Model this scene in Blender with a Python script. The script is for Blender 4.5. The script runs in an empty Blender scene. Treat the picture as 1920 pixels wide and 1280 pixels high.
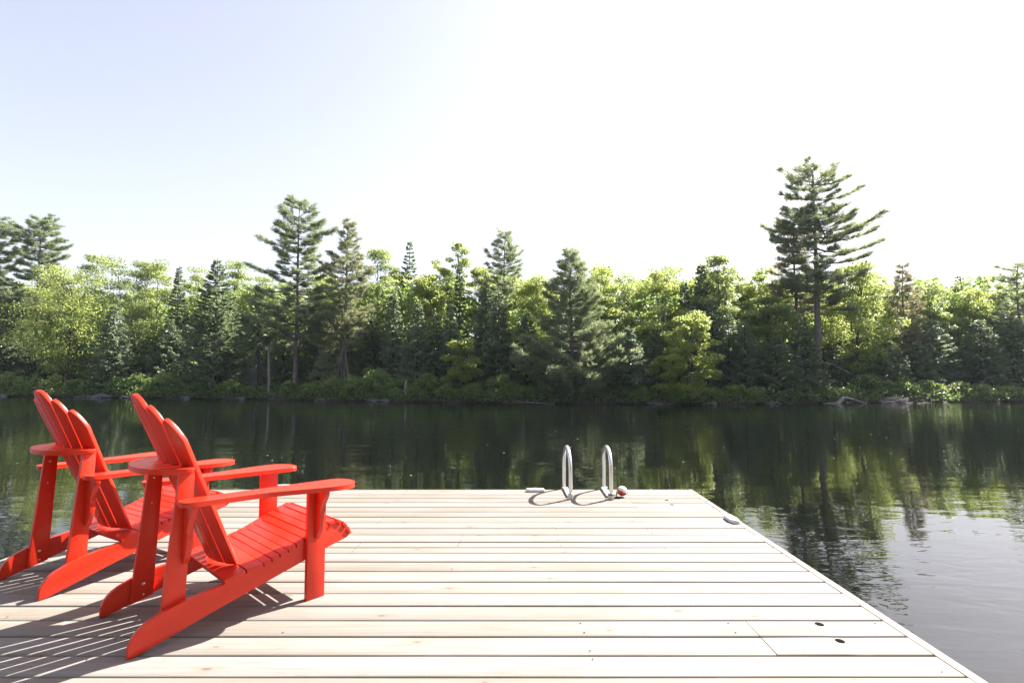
import bpy, bmesh, math, random
import numpy as np
from mathutils import Vector, Matrix

sc = bpy.context.scene
COL = sc.collection
R = math.radians

# ---------------------------------------------------------------- camera
EYE = 1.12                                   # camera height over the deck (deck top is z = 0)
PITCH = math.atan((698 - 640) / 960)
cam_d = bpy.data.cameras.new("camera")
cam_d.lens = 18.0
cam_d.sensor_width = 36.0
cam_d.clip_start = 0.05
cam_d.clip_end = 3000
cam = bpy.data.objects.new("camera", cam_d)
COL.objects.link(cam)
cam.location = (0, 0, EYE)
cam.rotation_euler = (R(90) + PITCH, 0, 0)
sc.camera = cam

# ---------------------------------------------------------------- sky, sun, exposure
SUN_EL, SUN_AZ = 43.0, 50.5                  # degrees; azimuth clockwise from +Y
world = bpy.data.worlds.new("World")
sc.world = world
world.use_nodes = True
wt = world.node_tree
sky = wt.nodes.new("ShaderNodeTexSky")
sky.sky_type = 'NISHITA'
sky.sun_disc = False
sky.sun_elevation = R(SUN_EL)
sky.sun_rotation = R(SUN_AZ)
sky.air_density = 1.0
sky.dust_density = 1.6
sky.ozone_density = 1.0
hsv = wt.nodes.new("ShaderNodeHueSaturation")            # hazy summer air: a paler blue
hsv.inputs["Saturation"].default_value = 0.58
gam = wt.nodes.new("ShaderNodeGamma")                     # haze evens out the sky's brightness
gam.inputs[1].default_value = 0.74
wt.links.new(sky.outputs[0], gam.inputs[0])
wt.links.new(gam.outputs[0], hsv.inputs["Color"])
wb = wt.nodes.new("ShaderNodeMix")                        # the photograph's white balance
wb.data_type = 'RGBA'
wb.blend_type = 'MULTIPLY'
wb.inputs[0].default_value = 1.0
wb.inputs[7].default_value = (1.015, 0.972, 1.0, 1)
wt.links.new(hsv.outputs[0], wb.inputs[6])
wt.links.new(wb.outputs[2], wt.nodes["Background"].inputs[0])
wt.nodes["Background"].inputs[1].default_value = 0.096
sun_d = bpy.data.lights.new("sun", 'SUN')
sun_d.energy = 5.0
sun_d.angle = R(0.5)
sun_d.color = (1.0, 0.95, 0.88)
sun = bpy.data.objects.new("sun", sun_d)
COL.objects.link(sun)
sun.rotation_euler = (-R(90 - SUN_EL), 0, -R(SUN_AZ))
vs = sc.view_settings
vs.view_transform = 'Standard'
vs.look = 'None'
vs.gamma = 1.0
vs.use_curve_mapping = False
vs.exposure = 2.05
sc.render.engine = 'CYCLES'
sc.cycles.max_bounces = 10
sc.cycles.diffuse_bounces = 6
sc.cycles.glossy_bounces = 3
sc.cycles.transmission_bounces = 4
sc.cycles.use_denoising = True
sc.cycles.caustics_reflective = False
sc.cycles.caustics_refractive = False
sc.cycles.sample_clamp_indirect = 6.0

WATER_Z = -0.55
_cp, _sp = math.cos(PITCH), math.sin(PITCH)


def at(px, py, Y):
    """world point at depth Y seen at pixel (px, py) of the 1920x1280 photograph"""
    u, v = (px - 960) / 960, (640 - py) / 960
    ry = _cp - v * _sp
    rz = _sp + v * _cp
    t = Y / ry
    return Vector((u * t, Y, EYE + rz * t))


# shoreline of the far bank as a function of X
_SPX = np.array([-900, -400, 0, 250, 500, 750, 960, 1200, 1400, 1640, 1920, 2400, 2900], float)
_SPD = np.array([42, 39, 36.2, 34, 32, 29.6, 27.8, 27.3, 27.3, 28.6, 29.2, 31, 33], float)
_SX = (_SPX - 960) / 960 * _SPD


def shore_y(x):
    return np.interp(x, _SX, _SPD)


def ground_z(x, y):
    x = np.asarray(x, float)
    y = np.asarray(y, float)
    wob = 0.25 * np.sin(x * 1.7 + 0.6) + 0.18 * np.sin(x * 3.9 + 1.1)
    s = y - shore_y(x) + wob
    bank = np.where(s < 0, np.maximum(s * 0.35, -2.2), 0.34 * (1 - np.exp(-np.maximum(s, 0) / 0.45)))
    slope = np.clip(s - 0.5, 0, 40) * 0.085
    bump = np.where(s > 0, 0.06 * np.sin(x * 2.3 + y * 1.3) + 0.05 * np.sin(x * 0.9 - y * 2.1), 0) * np.clip(s, 0, 1)
    return WATER_Z + bank + slope + bump


# ---------------------------------------------------------------- materials
def new_mat(name):
    m = bpy.data.materials.new(name)
    m.use_nodes = True
    nt = m.node_tree
    for n in list(nt.nodes):
        nt.nodes.remove(n)
    out = nt.nodes.new("ShaderNodeOutputMaterial")
    return m, nt, out


def N(nt, typ, **kw):
    n = nt.nodes.new(typ)
    for k, v in kw.items():
        if k.startswith("i_"):
            key = k[2:]
            key = int(key) if key.isdigit() else key.replace("_", " ")
            n.inputs[key].default_value = v
        else:
            setattr(n, k, v)
    return n


def ramp(nt, fac, stops):
    n = nt.nodes.new("ShaderNodeValToRGB")
    cr = n.color_ramp
    while len(cr.elements) < len(stops):
        cr.elements.new(0.5)
    for e, (p, c) in zip(cr.elements, stops):
        e.position = p
        e.color = (c[0], c[1], c[2], 1)
    nt.links.new(fac, n.inputs[0])
    return n.outputs[0]


def mixc(nt, fac, a, b, mode='MIX'):
    n = nt.nodes.new("ShaderNodeMix")
    n.data_type = 'RGBA'
    n.blend_type = mode
    for idx, v in ((0, fac), (6, a), (7, b)):
        if isinstance(v, (int, float)):
            n.inputs[idx].default_value = v
        elif isinstance(v, tuple):
            n.inputs[idx].default_value = (v[0], v[1], v[2], 1)
        else:
            nt.links.new(v, n.inputs[idx])
    return n.outputs[2]


def math_n(nt, op, a, b=None, c=None):
    n = nt.nodes.new("ShaderNodeMath")
    n.operation = op
    for i, v in enumerate((a, b, c)):
        if v is None:
            continue
        if isinstance(v, (int, float)):
            n.inputs[i].default_value = v
        else:
            nt.links.new(v, n.inputs[i])
    return n.outputs[0]


def leaf_material(name, dark, light, trans, tfac, warm=None, gloss=0.25):
    """foliage: diffuse + translucent, tone varies per leaf and per tree"""
    m, nt, out = new_mat(name)
    geo = N(nt, "ShaderNodeNewGeometry")
    oi = N(nt, "ShaderNodeObjectInfo")
    v = math_n(nt, 'MULTIPLY_ADD', geo.outputs["Random Per Island"], 0.65, math_n(nt, 'MULTIPLY', oi.outputs["Random"], 0.35))
    col = ramp(nt, v, [(0.0, dark), (1.0, light)])
    if warm:
        w = ramp(nt, geo.outputs["Random Per Island"], [(0.86, (0, 0, 0)), (0.97, (1, 1, 1))])
        col = mixc(nt, w, col, warm)
    p = N(nt, "ShaderNodeBsdfPrincipled", i_Roughness=0.44)
    p.inputs["Specular IOR Level"].default_value = gloss
    nt.links.new(col, p.inputs["Base Color"])
    tr = N(nt, "ShaderNodeBsdfTranslucent")
    tcol = mixc(nt, v, (trans[0] * 0.75, trans[1] * 0.75, trans[2] * 0.75), trans)
    nt.links.new(tcol, tr.inputs[0])
    mx = N(nt, "ShaderNodeMixShader", i_0=tfac)
    nt.links.new(p.outputs[0], mx.inputs[1])
    nt.links.new(tr.outputs[0], mx.inputs[2])
    nt.links.new(mx.outputs[0], out.inputs[0])
    return m


def bark_material(name, c1, c2, scale=9.0, spots=None):
    m, nt, out = new_mat(name)
    tc = N(nt, "ShaderNodeTexCoord")
    mp = N(nt, "ShaderNodeMapping")
    mp.inputs["Scale"].default_value = (1, 1, 0.22)
    nt.links.new(tc.outputs["Object"], mp.inputs[0])
    no = N(nt, "ShaderNodeTexNoise", i_Scale=scale, i_Detail=5.0, i_Roughness=0.7)
    nt.links.new(mp.outputs[0], no.inputs["Vector"])
    col = ramp(nt, no.outputs["Fac"], [(0.3, c1), (0.7, c2)])
    if spots:
        mp2 = N(nt, "ShaderNodeMapping")
        mp2.inputs["Scale"].default_value = (1.5, 1.5, 9)
        nt.links.new(tc.outputs["Object"], mp2.inputs[0])
        n2 = N(nt, "ShaderNodeTexNoise", i_Scale=2.0, i_Detail=2.0)
        nt.links.new(mp2.outputs[0], n2.inputs["Vector"])
        col = mixc(nt, ramp(nt, n2.outputs["Fac"], [(0.58, (0, 0, 0)), (0.66, (1, 1, 1))]), col, spots)
    p = N(nt, "ShaderNodeBsdfPrincipled", i_Roughness=0.85)
    nt.links.new(col, p.inputs["Base Color"])
    b = N(nt, "ShaderNodeBump", i_Strength=0.6, i_Distance=0.02)
    nt.links.new(no.outputs["Fac"], b.inputs["Height"])
    nt.links.new(b.outputs[0], p.inputs["Normal"])
    nt.links.new(p.outputs[0], out.inputs[0])
    return m


MAPLE = leaf_material("maple_leaves", (0.110, 0.160, 0.042), (0.205, 0.262, 0.078), (0.62, 0.70, 0.19), 0.54, warm=(0.29, 0.31, 0.09), gloss=0.3)
BIRCH = leaf_material("birch_leaves", (0.098, 0.148, 0.054), (0.185, 0.240, 0.092), (0.51, 0.59, 0.21), 0.52, warm=(0.25, 0.26, 0.09), gloss=0.35)
BUSHL = leaf_material("bush_leaves", (0.100, 0.170, 0.060), (0.205, 0.280, 0.098), (0.42, 0.54, 0.15), 0.46, gloss=0.2)
SPRUCE = leaf_material("spruce_needles", (0.100, 0.150, 0.098), (0.215, 0.270, 0.170), (0.40, 0.49, 0.25), 0.38, warm=(0.27, 0.29, 0.16), gloss=0.75)
FROSTLIT = leaf_material("frosty_lit_fir_needles", (0.128, 0.185, 0.135), (0.262, 0.325, 0.230), (0.44, 0.53, 0.30), 0.38, warm=(0.32, 0.35, 0.21), gloss=0.75)  # paler, bluer spruce needles: spire light and frosty tips put into the colour
PINE = leaf_material("pine_needles", (0.088, 0.138, 0.078), (0.195, 0.250, 0.136), (0.42, 0.49, 0.23), 0.40, warm=(0.27, 0.27, 0.14), gloss=0.7)
OLIVE = leaf_material("olive_pine_needles", (0.115, 0.142, 0.072), (0.250, 0.275, 0.142), (0.47, 0.49, 0.23), 0.40, warm=(0.32, 0.30, 0.15), gloss=0.7)
RUSTY = leaf_material("rusty_pine_needles", (0.118, 0.118, 0.064), (0.250, 0.218, 0.115), (0.47, 0.41, 0.21), 0.38, warm=(0.32, 0.24, 0.12), gloss=0.7)
UNDERL = leaf_material("undergrowth_leaves", (0.062, 0.104, 0.040), (0.130, 0.182, 0.066), (0.25, 0.34, 0.10), 0.4, gloss=0.2)
BARK = bark_material("dark_bark", (0.045, 0.036, 0.030), (0.13, 0.105, 0.09))
PBARK = bark_material("pine_bark", (0.075, 0.065, 0.062), (0.20, 0.17, 0.155))
WBARK = bark_material("pale_birch_bark", (0.22, 0.205, 0.185), (0.42, 0.395, 0.36), spots=(0.06, 0.05, 0.045))
DEADW = bark_material("grey_dead_wood", (0.085, 0.078, 0.07), (0.21, 0.195, 0.18), scale=14)
DRIFT = bark_material("bleached_driftwood", (0.13, 0.115, 0.10), (0.30, 0.275, 0.25), scale=14)


def paint_red():
    m, nt, out = new_mat("red_painted_wood")
    tc = N(nt, "ShaderNodeTexCoord")
    no = N(nt, "ShaderNodeTexNoise", i_Scale=6.0, i_Detail=4.0, i_Roughness=0.6)
    nt.links.new(tc.outputs["Object"], no.inputs["Vector"])
    fine = N(nt, "ShaderNodeTexNoise", i_Scale=180.0, i_Detail=3.0)
    nt.links.new(tc.outputs["Object"], fine.inputs["Vector"])
    col = ramp(nt, no.outputs["Fac"], [(0.3, (0.57, 0.025, 0.009)), (0.7, (0.64, 0.033, 0.012))])
    wear = N(nt, "ShaderNodeTexNoise", i_Scale=34.0, i_Detail=6.0, i_Roughness=0.75)
    nt.links.new(tc.outputs["Object"], wear.inputs["Vector"])
    col = mixc(nt, ramp(nt, wear.outputs["Fac"], [(0.62, (0, 0, 0)), (0.80, (0.45, 0.45, 0.45))]), col, (0.42, 0.045, 0.03))
    p = N(nt, "ShaderNodeBsdfPrincipled")
    nt.links.new(col, p.inputs["Base Color"])
    rg = N(nt, "ShaderNodeMapRange", i_To_Min=0.30, i_To_Max=0.46)
    nt.links.new(no.outputs["Fac"], rg.inputs[0])
    nt.links.new(rg.outputs[0], p.inputs["Roughness"])
    p.inputs["Specular IOR Level"].default_value = 0.3
    p.inputs["Coat Weight"].default_value = 0.18
    p.inputs["Coat Roughness"].default_value = 0.18
    b = N(nt, "ShaderNodeBump", i_Strength=0.22, i_Distance=0.004)
    nt.links.new(fine.outputs["Fac"], b.inputs["Height"])
    nt.links.new(b.outputs[0], p.inputs["Normal"])
    nt.links.new(p.outputs[0], out.inputs[0])
    return m


def deck_wood(name="weathered_deck_wood"):
    m, nt, out = new_mat(name)
    tc = N(nt, "ShaderNodeTexCoord")
    geo = N(nt, "ShaderNodeNewGeometry")
    rnd = geo.outputs["Random Per Island"]
    off = N(nt, "ShaderNodeCombineXYZ")
    nt.links.new(math_n(nt, 'MULTIPLY', rnd, 57.0), off.inputs[0])
    nt.links.new(math_n(nt, 'MULTIPLY', rnd, 23.0), off.inputs[1])
    add = N(nt, "ShaderNodeVectorMath", operation='ADD')
    nt.links.new(tc.outputs["Object"], add.inputs[0])
    nt.links.new(off.outputs[0], add.inputs[1])

    def noise(scale_vec, sc_, det, rough=0.6, dist=0.0):
        mp = N(nt, "ShaderNodeMapping")
        mp.inputs["Scale"].default_value = scale_vec
        nt.links.new(add.outputs[0], mp.inputs[0])
        n = N(nt, "ShaderNodeTexNoise", i_Scale=sc_, i_Detail=det, i_Roughness=rough, i_Distortion=dist)
        nt.links.new(mp.outputs[0], n.inputs["Vector"])
        return n.outputs["Fac"]
    grain = noise((0.9, 34, 20), 1.6, 5, 0.65, 0.6)
    fine = noise((5, 190, 120), 1.0, 3)
    patch = noise((1.1, 3.2, 1), 1.5, 3)
    stain = noise((2.4, 7.0, 1), 1.3, 4, 0.7)
    base = ramp(nt, rnd, [(0.0, (0.168, 0.148, 0.122)), (0.5, (0.205, 0.188, 0.164)), (1.0, (0.248, 0.233, 0.213))])
    col = mixc(nt, ramp(nt, grain, [(0.36, (0.55, 0.55, 0.55)), (0.62, (0, 0, 0))]), base, (0.150, 0.118, 0.088))
    col = mixc(nt, ramp(nt, patch, [(0.42, (0, 0, 0)), (0.72, (0.55, 0.55, 0.55))]), col, (0.215, 0.210, 0.207))
    col = mixc(nt, ramp(nt, stain, [(0.60, (0, 0, 0)), (0.78, (0.7, 0.7, 0.7))]), col, (0.180, 0.128, 0.082))
    # knots: sparse stretched cells with a dark eye
    mpk = N(nt, "ShaderNodeMapping")
    mpk.inputs["Scale"].default_value = (1.0, 2.6, 1.0)
    nt.links.new(add.outputs[0], mpk.inputs[0])
    vor = N(nt, "ShaderNodeTexVoronoi", i_Scale=2.3, i_Randomness=1.0)
    vor.voronoi_dimensions = '2D'
    nt.links.new(mpk.outputs[0], vor.inputs["Vector"])
    sep = N(nt, "ShaderNodeSeparateColor")
    nt.links.new(vor.outputs["Color"], sep.inputs[0])
    pick = math_n(nt, 'GREATER_THAN', sep.outputs[0], 0.60)
    size = math_n(nt, 'MULTIPLY_ADD', sep.outputs[1], 0.05, 0.025)
    kd = math_n(nt, 'DIVIDE', vor.outputs["Distance"], size)
    knot = ramp(nt, kd, [(0.35, (1, 1, 1)), (1.0, (0, 0, 0))])
    knotf = math_n(nt, 'MULTIPLY', knot, pick)
    halo = math_n(nt, 'MULTIPLY', ramp(nt, math_n(nt, 'DIVIDE', kd, 3.2), [(0.3, (1, 1, 1)), (1.0, (0, 0, 0))]), pick)
    col = mixc(nt, math_n(nt, 'MULTIPLY', halo, 0.3), col, (0.19, 0.127, 0.072))
    col = mixc(nt, math_n(nt, 'MULTIPLY', knotf, 0.6), col, (0.07, 0.04, 0.025))
    col = mixc(nt, ramp(nt, fine, [(0.30, (0.28, 0.28, 0.28)), (0.48, (0, 0, 0))]), col, (0.13, 0.105, 0.08))
    p = N(nt, "ShaderNodeBsdfPrincipled", i_Roughness=0.72)
    p.inputs["Specular IOR Level"].default_value = 0.28
    nt.links.new(col, p.inputs["Base Color"])
    hsum = math_n(nt, 'ADD', math_n(nt, 'MULTIPLY', grain, 0.6), math_n(nt, 'MULTIPLY', fine, 0.4))
    b = N(nt, "ShaderNodeBump", i_Strength=0.35, i_Distance=0.003)
    nt.links.new(hsum, b.inputs["Height"])
    nt.links.new(b.outputs[0], p.inputs["Normal"])
    nt.links.new(p.outputs[0], out.inputs[0])
    return m


def simple(name, col, rough=0.5, metal=0.0, var=0.0, scale=12.0, bump=0.0, spec=0.5):
    m, nt, out = new_mat(name)
    p = N(nt, "ShaderNodeBsdfPrincipled", i_Roughness=rough, i_Metallic=metal)
    p.inputs["Specular IOR Level"].default_value = spec
    tc = N(nt, "ShaderNodeTexCoord")
    no = N(nt, "ShaderNodeTexNoise", i_Scale=scale, i_Detail=4.0)
    nt.links.new(tc.outputs["Object"], no.inputs["Vector"])
    lo = tuple(c * (1 - var) for c in col)
    hi = tuple(min(1, c * (1 + var)) for c in col)
    nt.links.new(ramp(nt, no.outputs["Fac"], [(0.3, lo), (0.7, hi)]), p.inputs["Base Color"])
    if bump:
        b = N(nt, "ShaderNodeBump", i_Strength=bump, i_Distance=0.02)
        nt.links.new(no.outputs["Fac"], b.inputs["Height"])
        nt.links.new(b.outputs[0], p.inputs["Normal"])
    nt.links.new(p.outputs[0], out.inputs[0])
    return m


RED = paint_red()
DECK = deck_wood()
ALU = simple("brushed_aluminium", (0.72, 0.72, 0.73), 0.32, 0.9, 0.06, 40)
ALUD = simple("dull_aluminium_bracket", (0.55, 0.56, 0.58), 0.45, 0.8, 0.1, 40)
WHITEP = simple("white_plastic", (0.60, 0.60, 0.60), 0.4, 0.0, 0.04, 15)
STEEL = simple("bolt_steel", (0.62, 0.60, 0.55), 0.35, 0.9, 0.1, 60)
DARKIN = simple("dark_hole", (0.03, 0.022, 0.018), 0.9)
ROPE = simple("dark_rope", (0.035, 0.032, 0.03), 0.8, 0, 0.3, 60, 0.4)
FRAMEW = simple("old_frame_wood", (0.16, 0.12, 0.09), 0.85, 0, 0.3, 10, 0.3)
FLOATM = simple("black_float", (0.03, 0.03, 0.032), 0.6)
ROCKM = simple("lake_rock", (0.085, 0.083, 0.085), 0.85, 0, 0.45, 5, 0.8)


def soil_mat():
    m, nt, out = new_mat("forest_soil")
    tc = N(nt, "ShaderNodeTexCoord")
    no = N(nt, "ShaderNodeTexNoise", i_Scale=1.4, i_Detail=8.0, i_Roughness=0.7)
    nt.links.new(tc.outputs["Object"], no.inputs["Vector"])
    col = ramp(nt, no.outputs["Fac"], [(0.3, (0.018, 0.014, 0.010)), (0.55, (0.045, 0.033, 0.025)), (0.75, (0.03, 0.036, 0.016))])
    p = N(nt, "ShaderNodeBsdfPrincipled", i_Roughness=0.95)
    nt.links.new(col, p.inputs["Base Color"])
    b = N(nt, "ShaderNodeBump", i_Strength=0.8, i_Distance=0.08)
    nt.links.new(no.outputs["Fac"], b.inputs["Height"])
    nt.links.new(b.outputs[0], p.inputs["Normal"])
    nt.links.new(p.outputs[0], out.inputs[0])
    return m


def water_mat():
    m, nt, out = new_mat("dark_lake_water")
    tc = N(nt, "ShaderNodeTexCoord")

    def noise(scale_vec, rot, s, det, dist=0.0):
        mp = N(nt, "ShaderNodeMapping")
        mp.inputs["Scale"].default_value = scale_vec
        mp.inputs["Rotation"].default_value = (0, 0, rot)
        nt.links.new(tc.outputs["Object"], mp.inputs[0])
        n = N(nt, "ShaderNodeTexNoise", i_Scale=s, i_Detail=det, i_Roughness=0.5, i_Distortion=dist)
        nt.links.new(mp.outputs[0], n.inputs["Vector"])
        return n.outputs["Fac"]
    swell = noise((0.55, 1.5, 1), R(-24), 0.9, 1.0, 0.4)
    ripple = noise((1.0, 2.6, 1), R(8), 2.2, 2.0, 0.6)
    fine = noise((1.0, 2.2, 1), R(-12), 7.0, 2.0, 0.3)
    calm = noise((0.06, 0.14, 1), 0, 1.0, 2.0)
    calmf = ramp(nt, calm, [(0.38, (0.25, 0.25, 0.25)), (0.62, (1, 1, 1))])
    sep = N(nt, "ShaderNodeSeparateXYZ")
    nt.links.new(tc.outputs["Object"], sep.inputs[0])
    h = math_n(nt, 'ADD', math_n(nt, 'MULTIPLY', swell, 0.025),
               math_n(nt, 'ADD', math_n(nt, 'MULTIPLY', ripple, 0.0078), math_n(nt, 'MULTIPLY', fine, 0.0011)))
    h = math_n(nt, 'MULTIPLY', h, calmf)
    # a breath of wind ruffles the far corner of the lake
    wx = N(nt, "ShaderNodeMapRange", i_From_Min=18.0, i_From_Max=26.0)
    wy = N(nt, "ShaderNodeMapRange", i_From_Min=25.2, i_From_Max=27.4)
    nt.links.new(sep.outputs[0], wx.inputs[0])
    nt.links.new(sep.outputs[1], wy.inputs[0])
    chop = noise((1.0, 1.0, 1), R(20), 5.0, 2.0, 0.3)
    h = math_n(nt, 'ADD', h, math_n(nt, 'MULTIPLY', chop, math_n(nt, 'MULTIPLY', math_n(nt, 'MULTIPLY', wx.outputs[0], wy.outputs[0]), 0.05)))
    p = N(nt, "ShaderNodeBsdfPrincipled", i_Roughness=0.015, i_IOR=1.58)
    p.inputs["Base Color"].default_value = (0.004, 0.005, 0.004, 1)
    b = N(nt, "ShaderNodeBump", i_Strength=1.0, i_Distance=1.0)
    nt.links.new(h, b.inputs["Height"])
    nt.links.new(b.outputs[0], p.inputs["Normal"])
    nt.links.new(p.outputs[0], out.inputs[0])
    return m


def buoy_mat():
    m, nt, out = new_mat("red_and_white_float")
    tc = N(nt, "ShaderNodeTexCoord")
    sep = N(nt, "ShaderNodeSeparateXYZ")
    nt.links.new(tc.outputs["Object"], sep.inputs[0])
    no = N(nt, "ShaderNodeTexNoise", i_Scale=28.0, i_Detail=2.0)
    nt.links.new(tc.outputs["Object"], no.inputs["Vector"])
    v = math_n(nt, 'ADD', math_n(nt, 'MULTIPLY', sep.outputs[2], 9.0), math_n(nt, 'MULTIPLY', sep.outputs[0], 5.0))
    v = math_n(nt, 'ADD', v, math_n(nt, 'MULTIPLY', no.outputs["Fac"], 0.25))
    col = ramp(nt, v, [(0.10, (0.62, 0.05, 0.03)), (0.16, (0.82, 0.79, 0.76))])
    p = N(nt, "ShaderNodeBsdfPrincipled", i_Roughness=0.4)
    nt.links.new(col, p.inputs["Base Color"])
    nt.links.new(p.outputs[0], out.inputs[0])
    return m


# ---------------------------------------------------------------- object helpers
def link_mesh(name, me, mat, parent=None):
    o = bpy.data.objects.new(name, me)
    COL.objects.link(o)
    if mat is not None:
        me.materials.append(mat)
    if parent is not None:
        o.parent = parent
    return o


def tag(o, label=None, cat=None, group=None, kind=None):
    if label:
        o["label"] = label
    if cat:
        o["category"] = cat
    if group:
        o["group"] = group
    if kind:
        o["kind"] = kind
    return o


def thing(name, label, cat, loc=(0, 0, 0), rotz=0.0, group=None):
    o = bpy.data.objects.new(name, None)
    o.empty_display_size = 0.2
    COL.objects.link(o)
    o.location = loc
    o.rotation_euler = (0, 0, rotz)
    return tag(o, label, cat, group)


class Geo:
    """collects tubes and leaf quads, then builds ONE mesh"""

    def __init__(self):
        self.V, self.F, self.n = [], [], 0

    def add(self, verts, faces):
        verts = np.asarray(verts, float).reshape(-1, 3)
        faces = np.asarray(faces, int)
        self.V.append(verts)
        self.F.append(faces + self.n)
        self.n += len(verts)

    def tube(self, pts, radii, sides=6, cap=True):
        pts = np.asarray(pts, float)
        radii = np.asarray(radii, float) * np.ones(len(pts))
        T = np.gradient(pts, axis=0)
        T /= np.linalg.norm(T, axis=1)[:, None] + 1e-9
        ref = np.array([0.0, 0, 1]) if abs(T[:, 2]).mean() < 0.8 else np.array([1.0, 0, 0])
        A = np.cross(T, ref)
        A /= np.linalg.norm(A, axis=1)[:, None] + 1e-9
        B = np.cross(T, A)
        an = np.linspace(0, 2 * np.pi, sides, endpoint=False)
        ring = pts[:, None] + radii[:, None, None] * (np.cos(an)[None, :, None] * A[:, None] + np.sin(an)[None, :, None] * B[:, None])
        m = len(pts)
        i = np.arange(m - 1)[:, None] * sides
        j = np.arange(sides)[None]
        k = (j + 1) % sides
        q = np.stack([i + j, i + k, i + sides + k, i + sides + j], -1).reshape(-1, 4)
        self.add(ring.reshape(-1, 3), q)
        if cap and sides >= 4:
            for r in (0, m - 1):
                base = self.n - m * sides + r * sides
                for c in range(1, sides - 2, 2):
                    self.F.append(np.array([[base, base + c, base + c + 1, base + c + 2]]))

    def leaves(self, C, A, B, L, W):
        """diamond leaves: centre, unit long axis, unit side axis, length, width"""
        C = np.asarray(C)
        n = len(C)
        if n == 0:
            return
        L = np.broadcast_to(np.asarray(L, float), (n,))[:, None]
        W = np.broadcast_to(np.asarray(W, float), (n,))[:, None]
        P = np.stack([C - A * L / 2, C + B * W / 2 + A * L * 0.08, C + A * L / 2, C - B * W / 2 + A * L * 0.08], 1)
        self.add(P.reshape(-1, 3), np.arange(4 * n).reshape(n, 4))

    def build(self, name, mat, parent=None, smooth=False):
        V = np.concatenate(self.V)
        F = np.concatenate(self.F)
        me = bpy.data.meshes.new(name)
        me.vertices.add(len(V))
        me.vertices.foreach_set("co", V.astype(np.float32).ravel())
        me.loops.add(F.size)
        me.loops.foreach_set("vertex_index", F.astype(np.int32).ravel())
        me.polygons.add(len(F))
        me.polygons.foreach_set("loop_start", np.arange(0, F.size, 4, dtype=np.int32))
        if smooth:
            me.polygons.foreach_set("use_smooth", np.ones(len(F), bool))
        me.update(calc_edges=True)
        return link_mesh(name, me, mat, parent)


def unit(v):
    return v / (np.linalg.norm(v, axis=-1, keepdims=True) + 1e-9)


def spline(pts, n=6, closed=True):
    pts = [np.array(p, float) for p in pts]
    out = []
    m = len(pts)
    rng_ = range(m) if closed else range(m - 1)
    for i in rng_:
        p0 = pts[(i - 1) % m] if closed or i > 0 else pts[0]
        p1, p2 = pts[i % m], pts[(i + 1) % m]
        p3 = pts[(i + 2) % m] if closed or i + 2 < m else pts[-1]
        for k in range(n):
            t = k / n
            out.append(0.5 * ((2 * p1) + (-p0 + p2) * t + (2 * p0 - 5 * p1 + 4 * p2 - p3) * t * t + (-p0 + 3 * p1 - 3 * p2 + p3) * t ** 3))
    if not closed:
        out.append(pts[-1])
    return [tuple(p) for p in out]


def plate_into(bm, pts2, fn, bevel=0.003, segs=2):
    """extrude a 2D outline; fn(u, v, w) with w in 0..1 gives the 3D point"""
    a = [bm.verts.new(fn(u, v, 0.0)) for u, v in pts2]
    b = [bm.verts.new(fn(u, v, 1.0)) for u, v in pts2]
    n = len(a)
    f0 = bm.faces.new(a)
    f1 = bm.faces.new(list(reversed(b)))
    fs = [f0, f1]
    for i in range(n):
        j = (i + 1) % n
        fs.append(bm.faces.new((a[j], a[i], b[i], b[j])))
    if bevel:
        edges = list({e for f in (f0, f1) for e in f.edges})
        bmesh.ops.bevel(bm, geom=edges, offset=bevel, segments=segs, affect='EDGES', profile=0.5, clamp_overlap=True)


def finish(bm, name, mat, parent=None, angle=35):
    bmesh.ops.recalc_face_normals(bm, faces=bm.faces)
    me = bpy.data.meshes.new(name)
    bm.to_mesh(me)
    bm.free()
    o = link_mesh(name, me, mat, parent)
    me.polygons.foreach_set("use_smooth", [True] * len(me.polygons))
    try:
        me.set_sharp_from_angle(angle=R(angle))
    except Exception:
        pass
    return o


def box_into(bm, c, s, bevel=0.0, rot=None):
    m = Matrix.Translation(c) @ (rot.to_4x4() if rot is not None else Matrix.Identity(4)) @ Matrix.Diagonal((s[0], s[1], s[2], 1))
    r = bmesh.ops.create_cube(bm, size=1.0, matrix=m)
    if bevel:
        es = list({e for v in r['verts'] for e in v.link_edges})
        bmesh.ops.bevel(bm, geom=es, offset=bevel, segments=2, affect='EDGES', profile=0.5)


# ================================================================ SETTING
def build_ground():
    xs = np.concatenate([np.linspace(-300, -80, 8), np.linspace(-70, 70, 300), np.linspace(80, 300, 8)])
    ys = np.concatenate([np.linspace(-300, -40, 6), np.linspace(-34, 15, 30), np.linspace(18, 60, 150), np.linspace(70, 300, 8)])
    X, Y = np.meshgrid(xs, ys)
    Z = ground_z(X, Y)
    Z = np.where(Y < -4, np.clip(-2.75 + (-4 - Y) * 0.55, -2.75, 0.5), Z)       # the bank behind the camera
    n, m = X.shape
    V = np.stack([X, Y, Z], -1).reshape(-1, 3)
    i = np.arange(n - 1)[:, None] * m
    j = np.arange(m - 1)[None]
    F = np.stack([i + j, i + j + 1, i + m + j + 1, i + m + j], -1).reshape(-1, 4)
    g = Geo()
    g.add(V, F)
    tag(g.build("ground", soil_mat(), smooth=True), kind="structure")
    bm = bmesh.new()
    v = [bm.verts.new(p) for p in ((-295, -60, WATER_Z), (295, -60, WATER_Z), (295, 60, WATER_Z), (-295, 60, WATER_Z))]
    bm.faces.new(v)
    tag(finish(bm, "lake_water", water_mat()), kind="structure")


build_ground()

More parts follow.
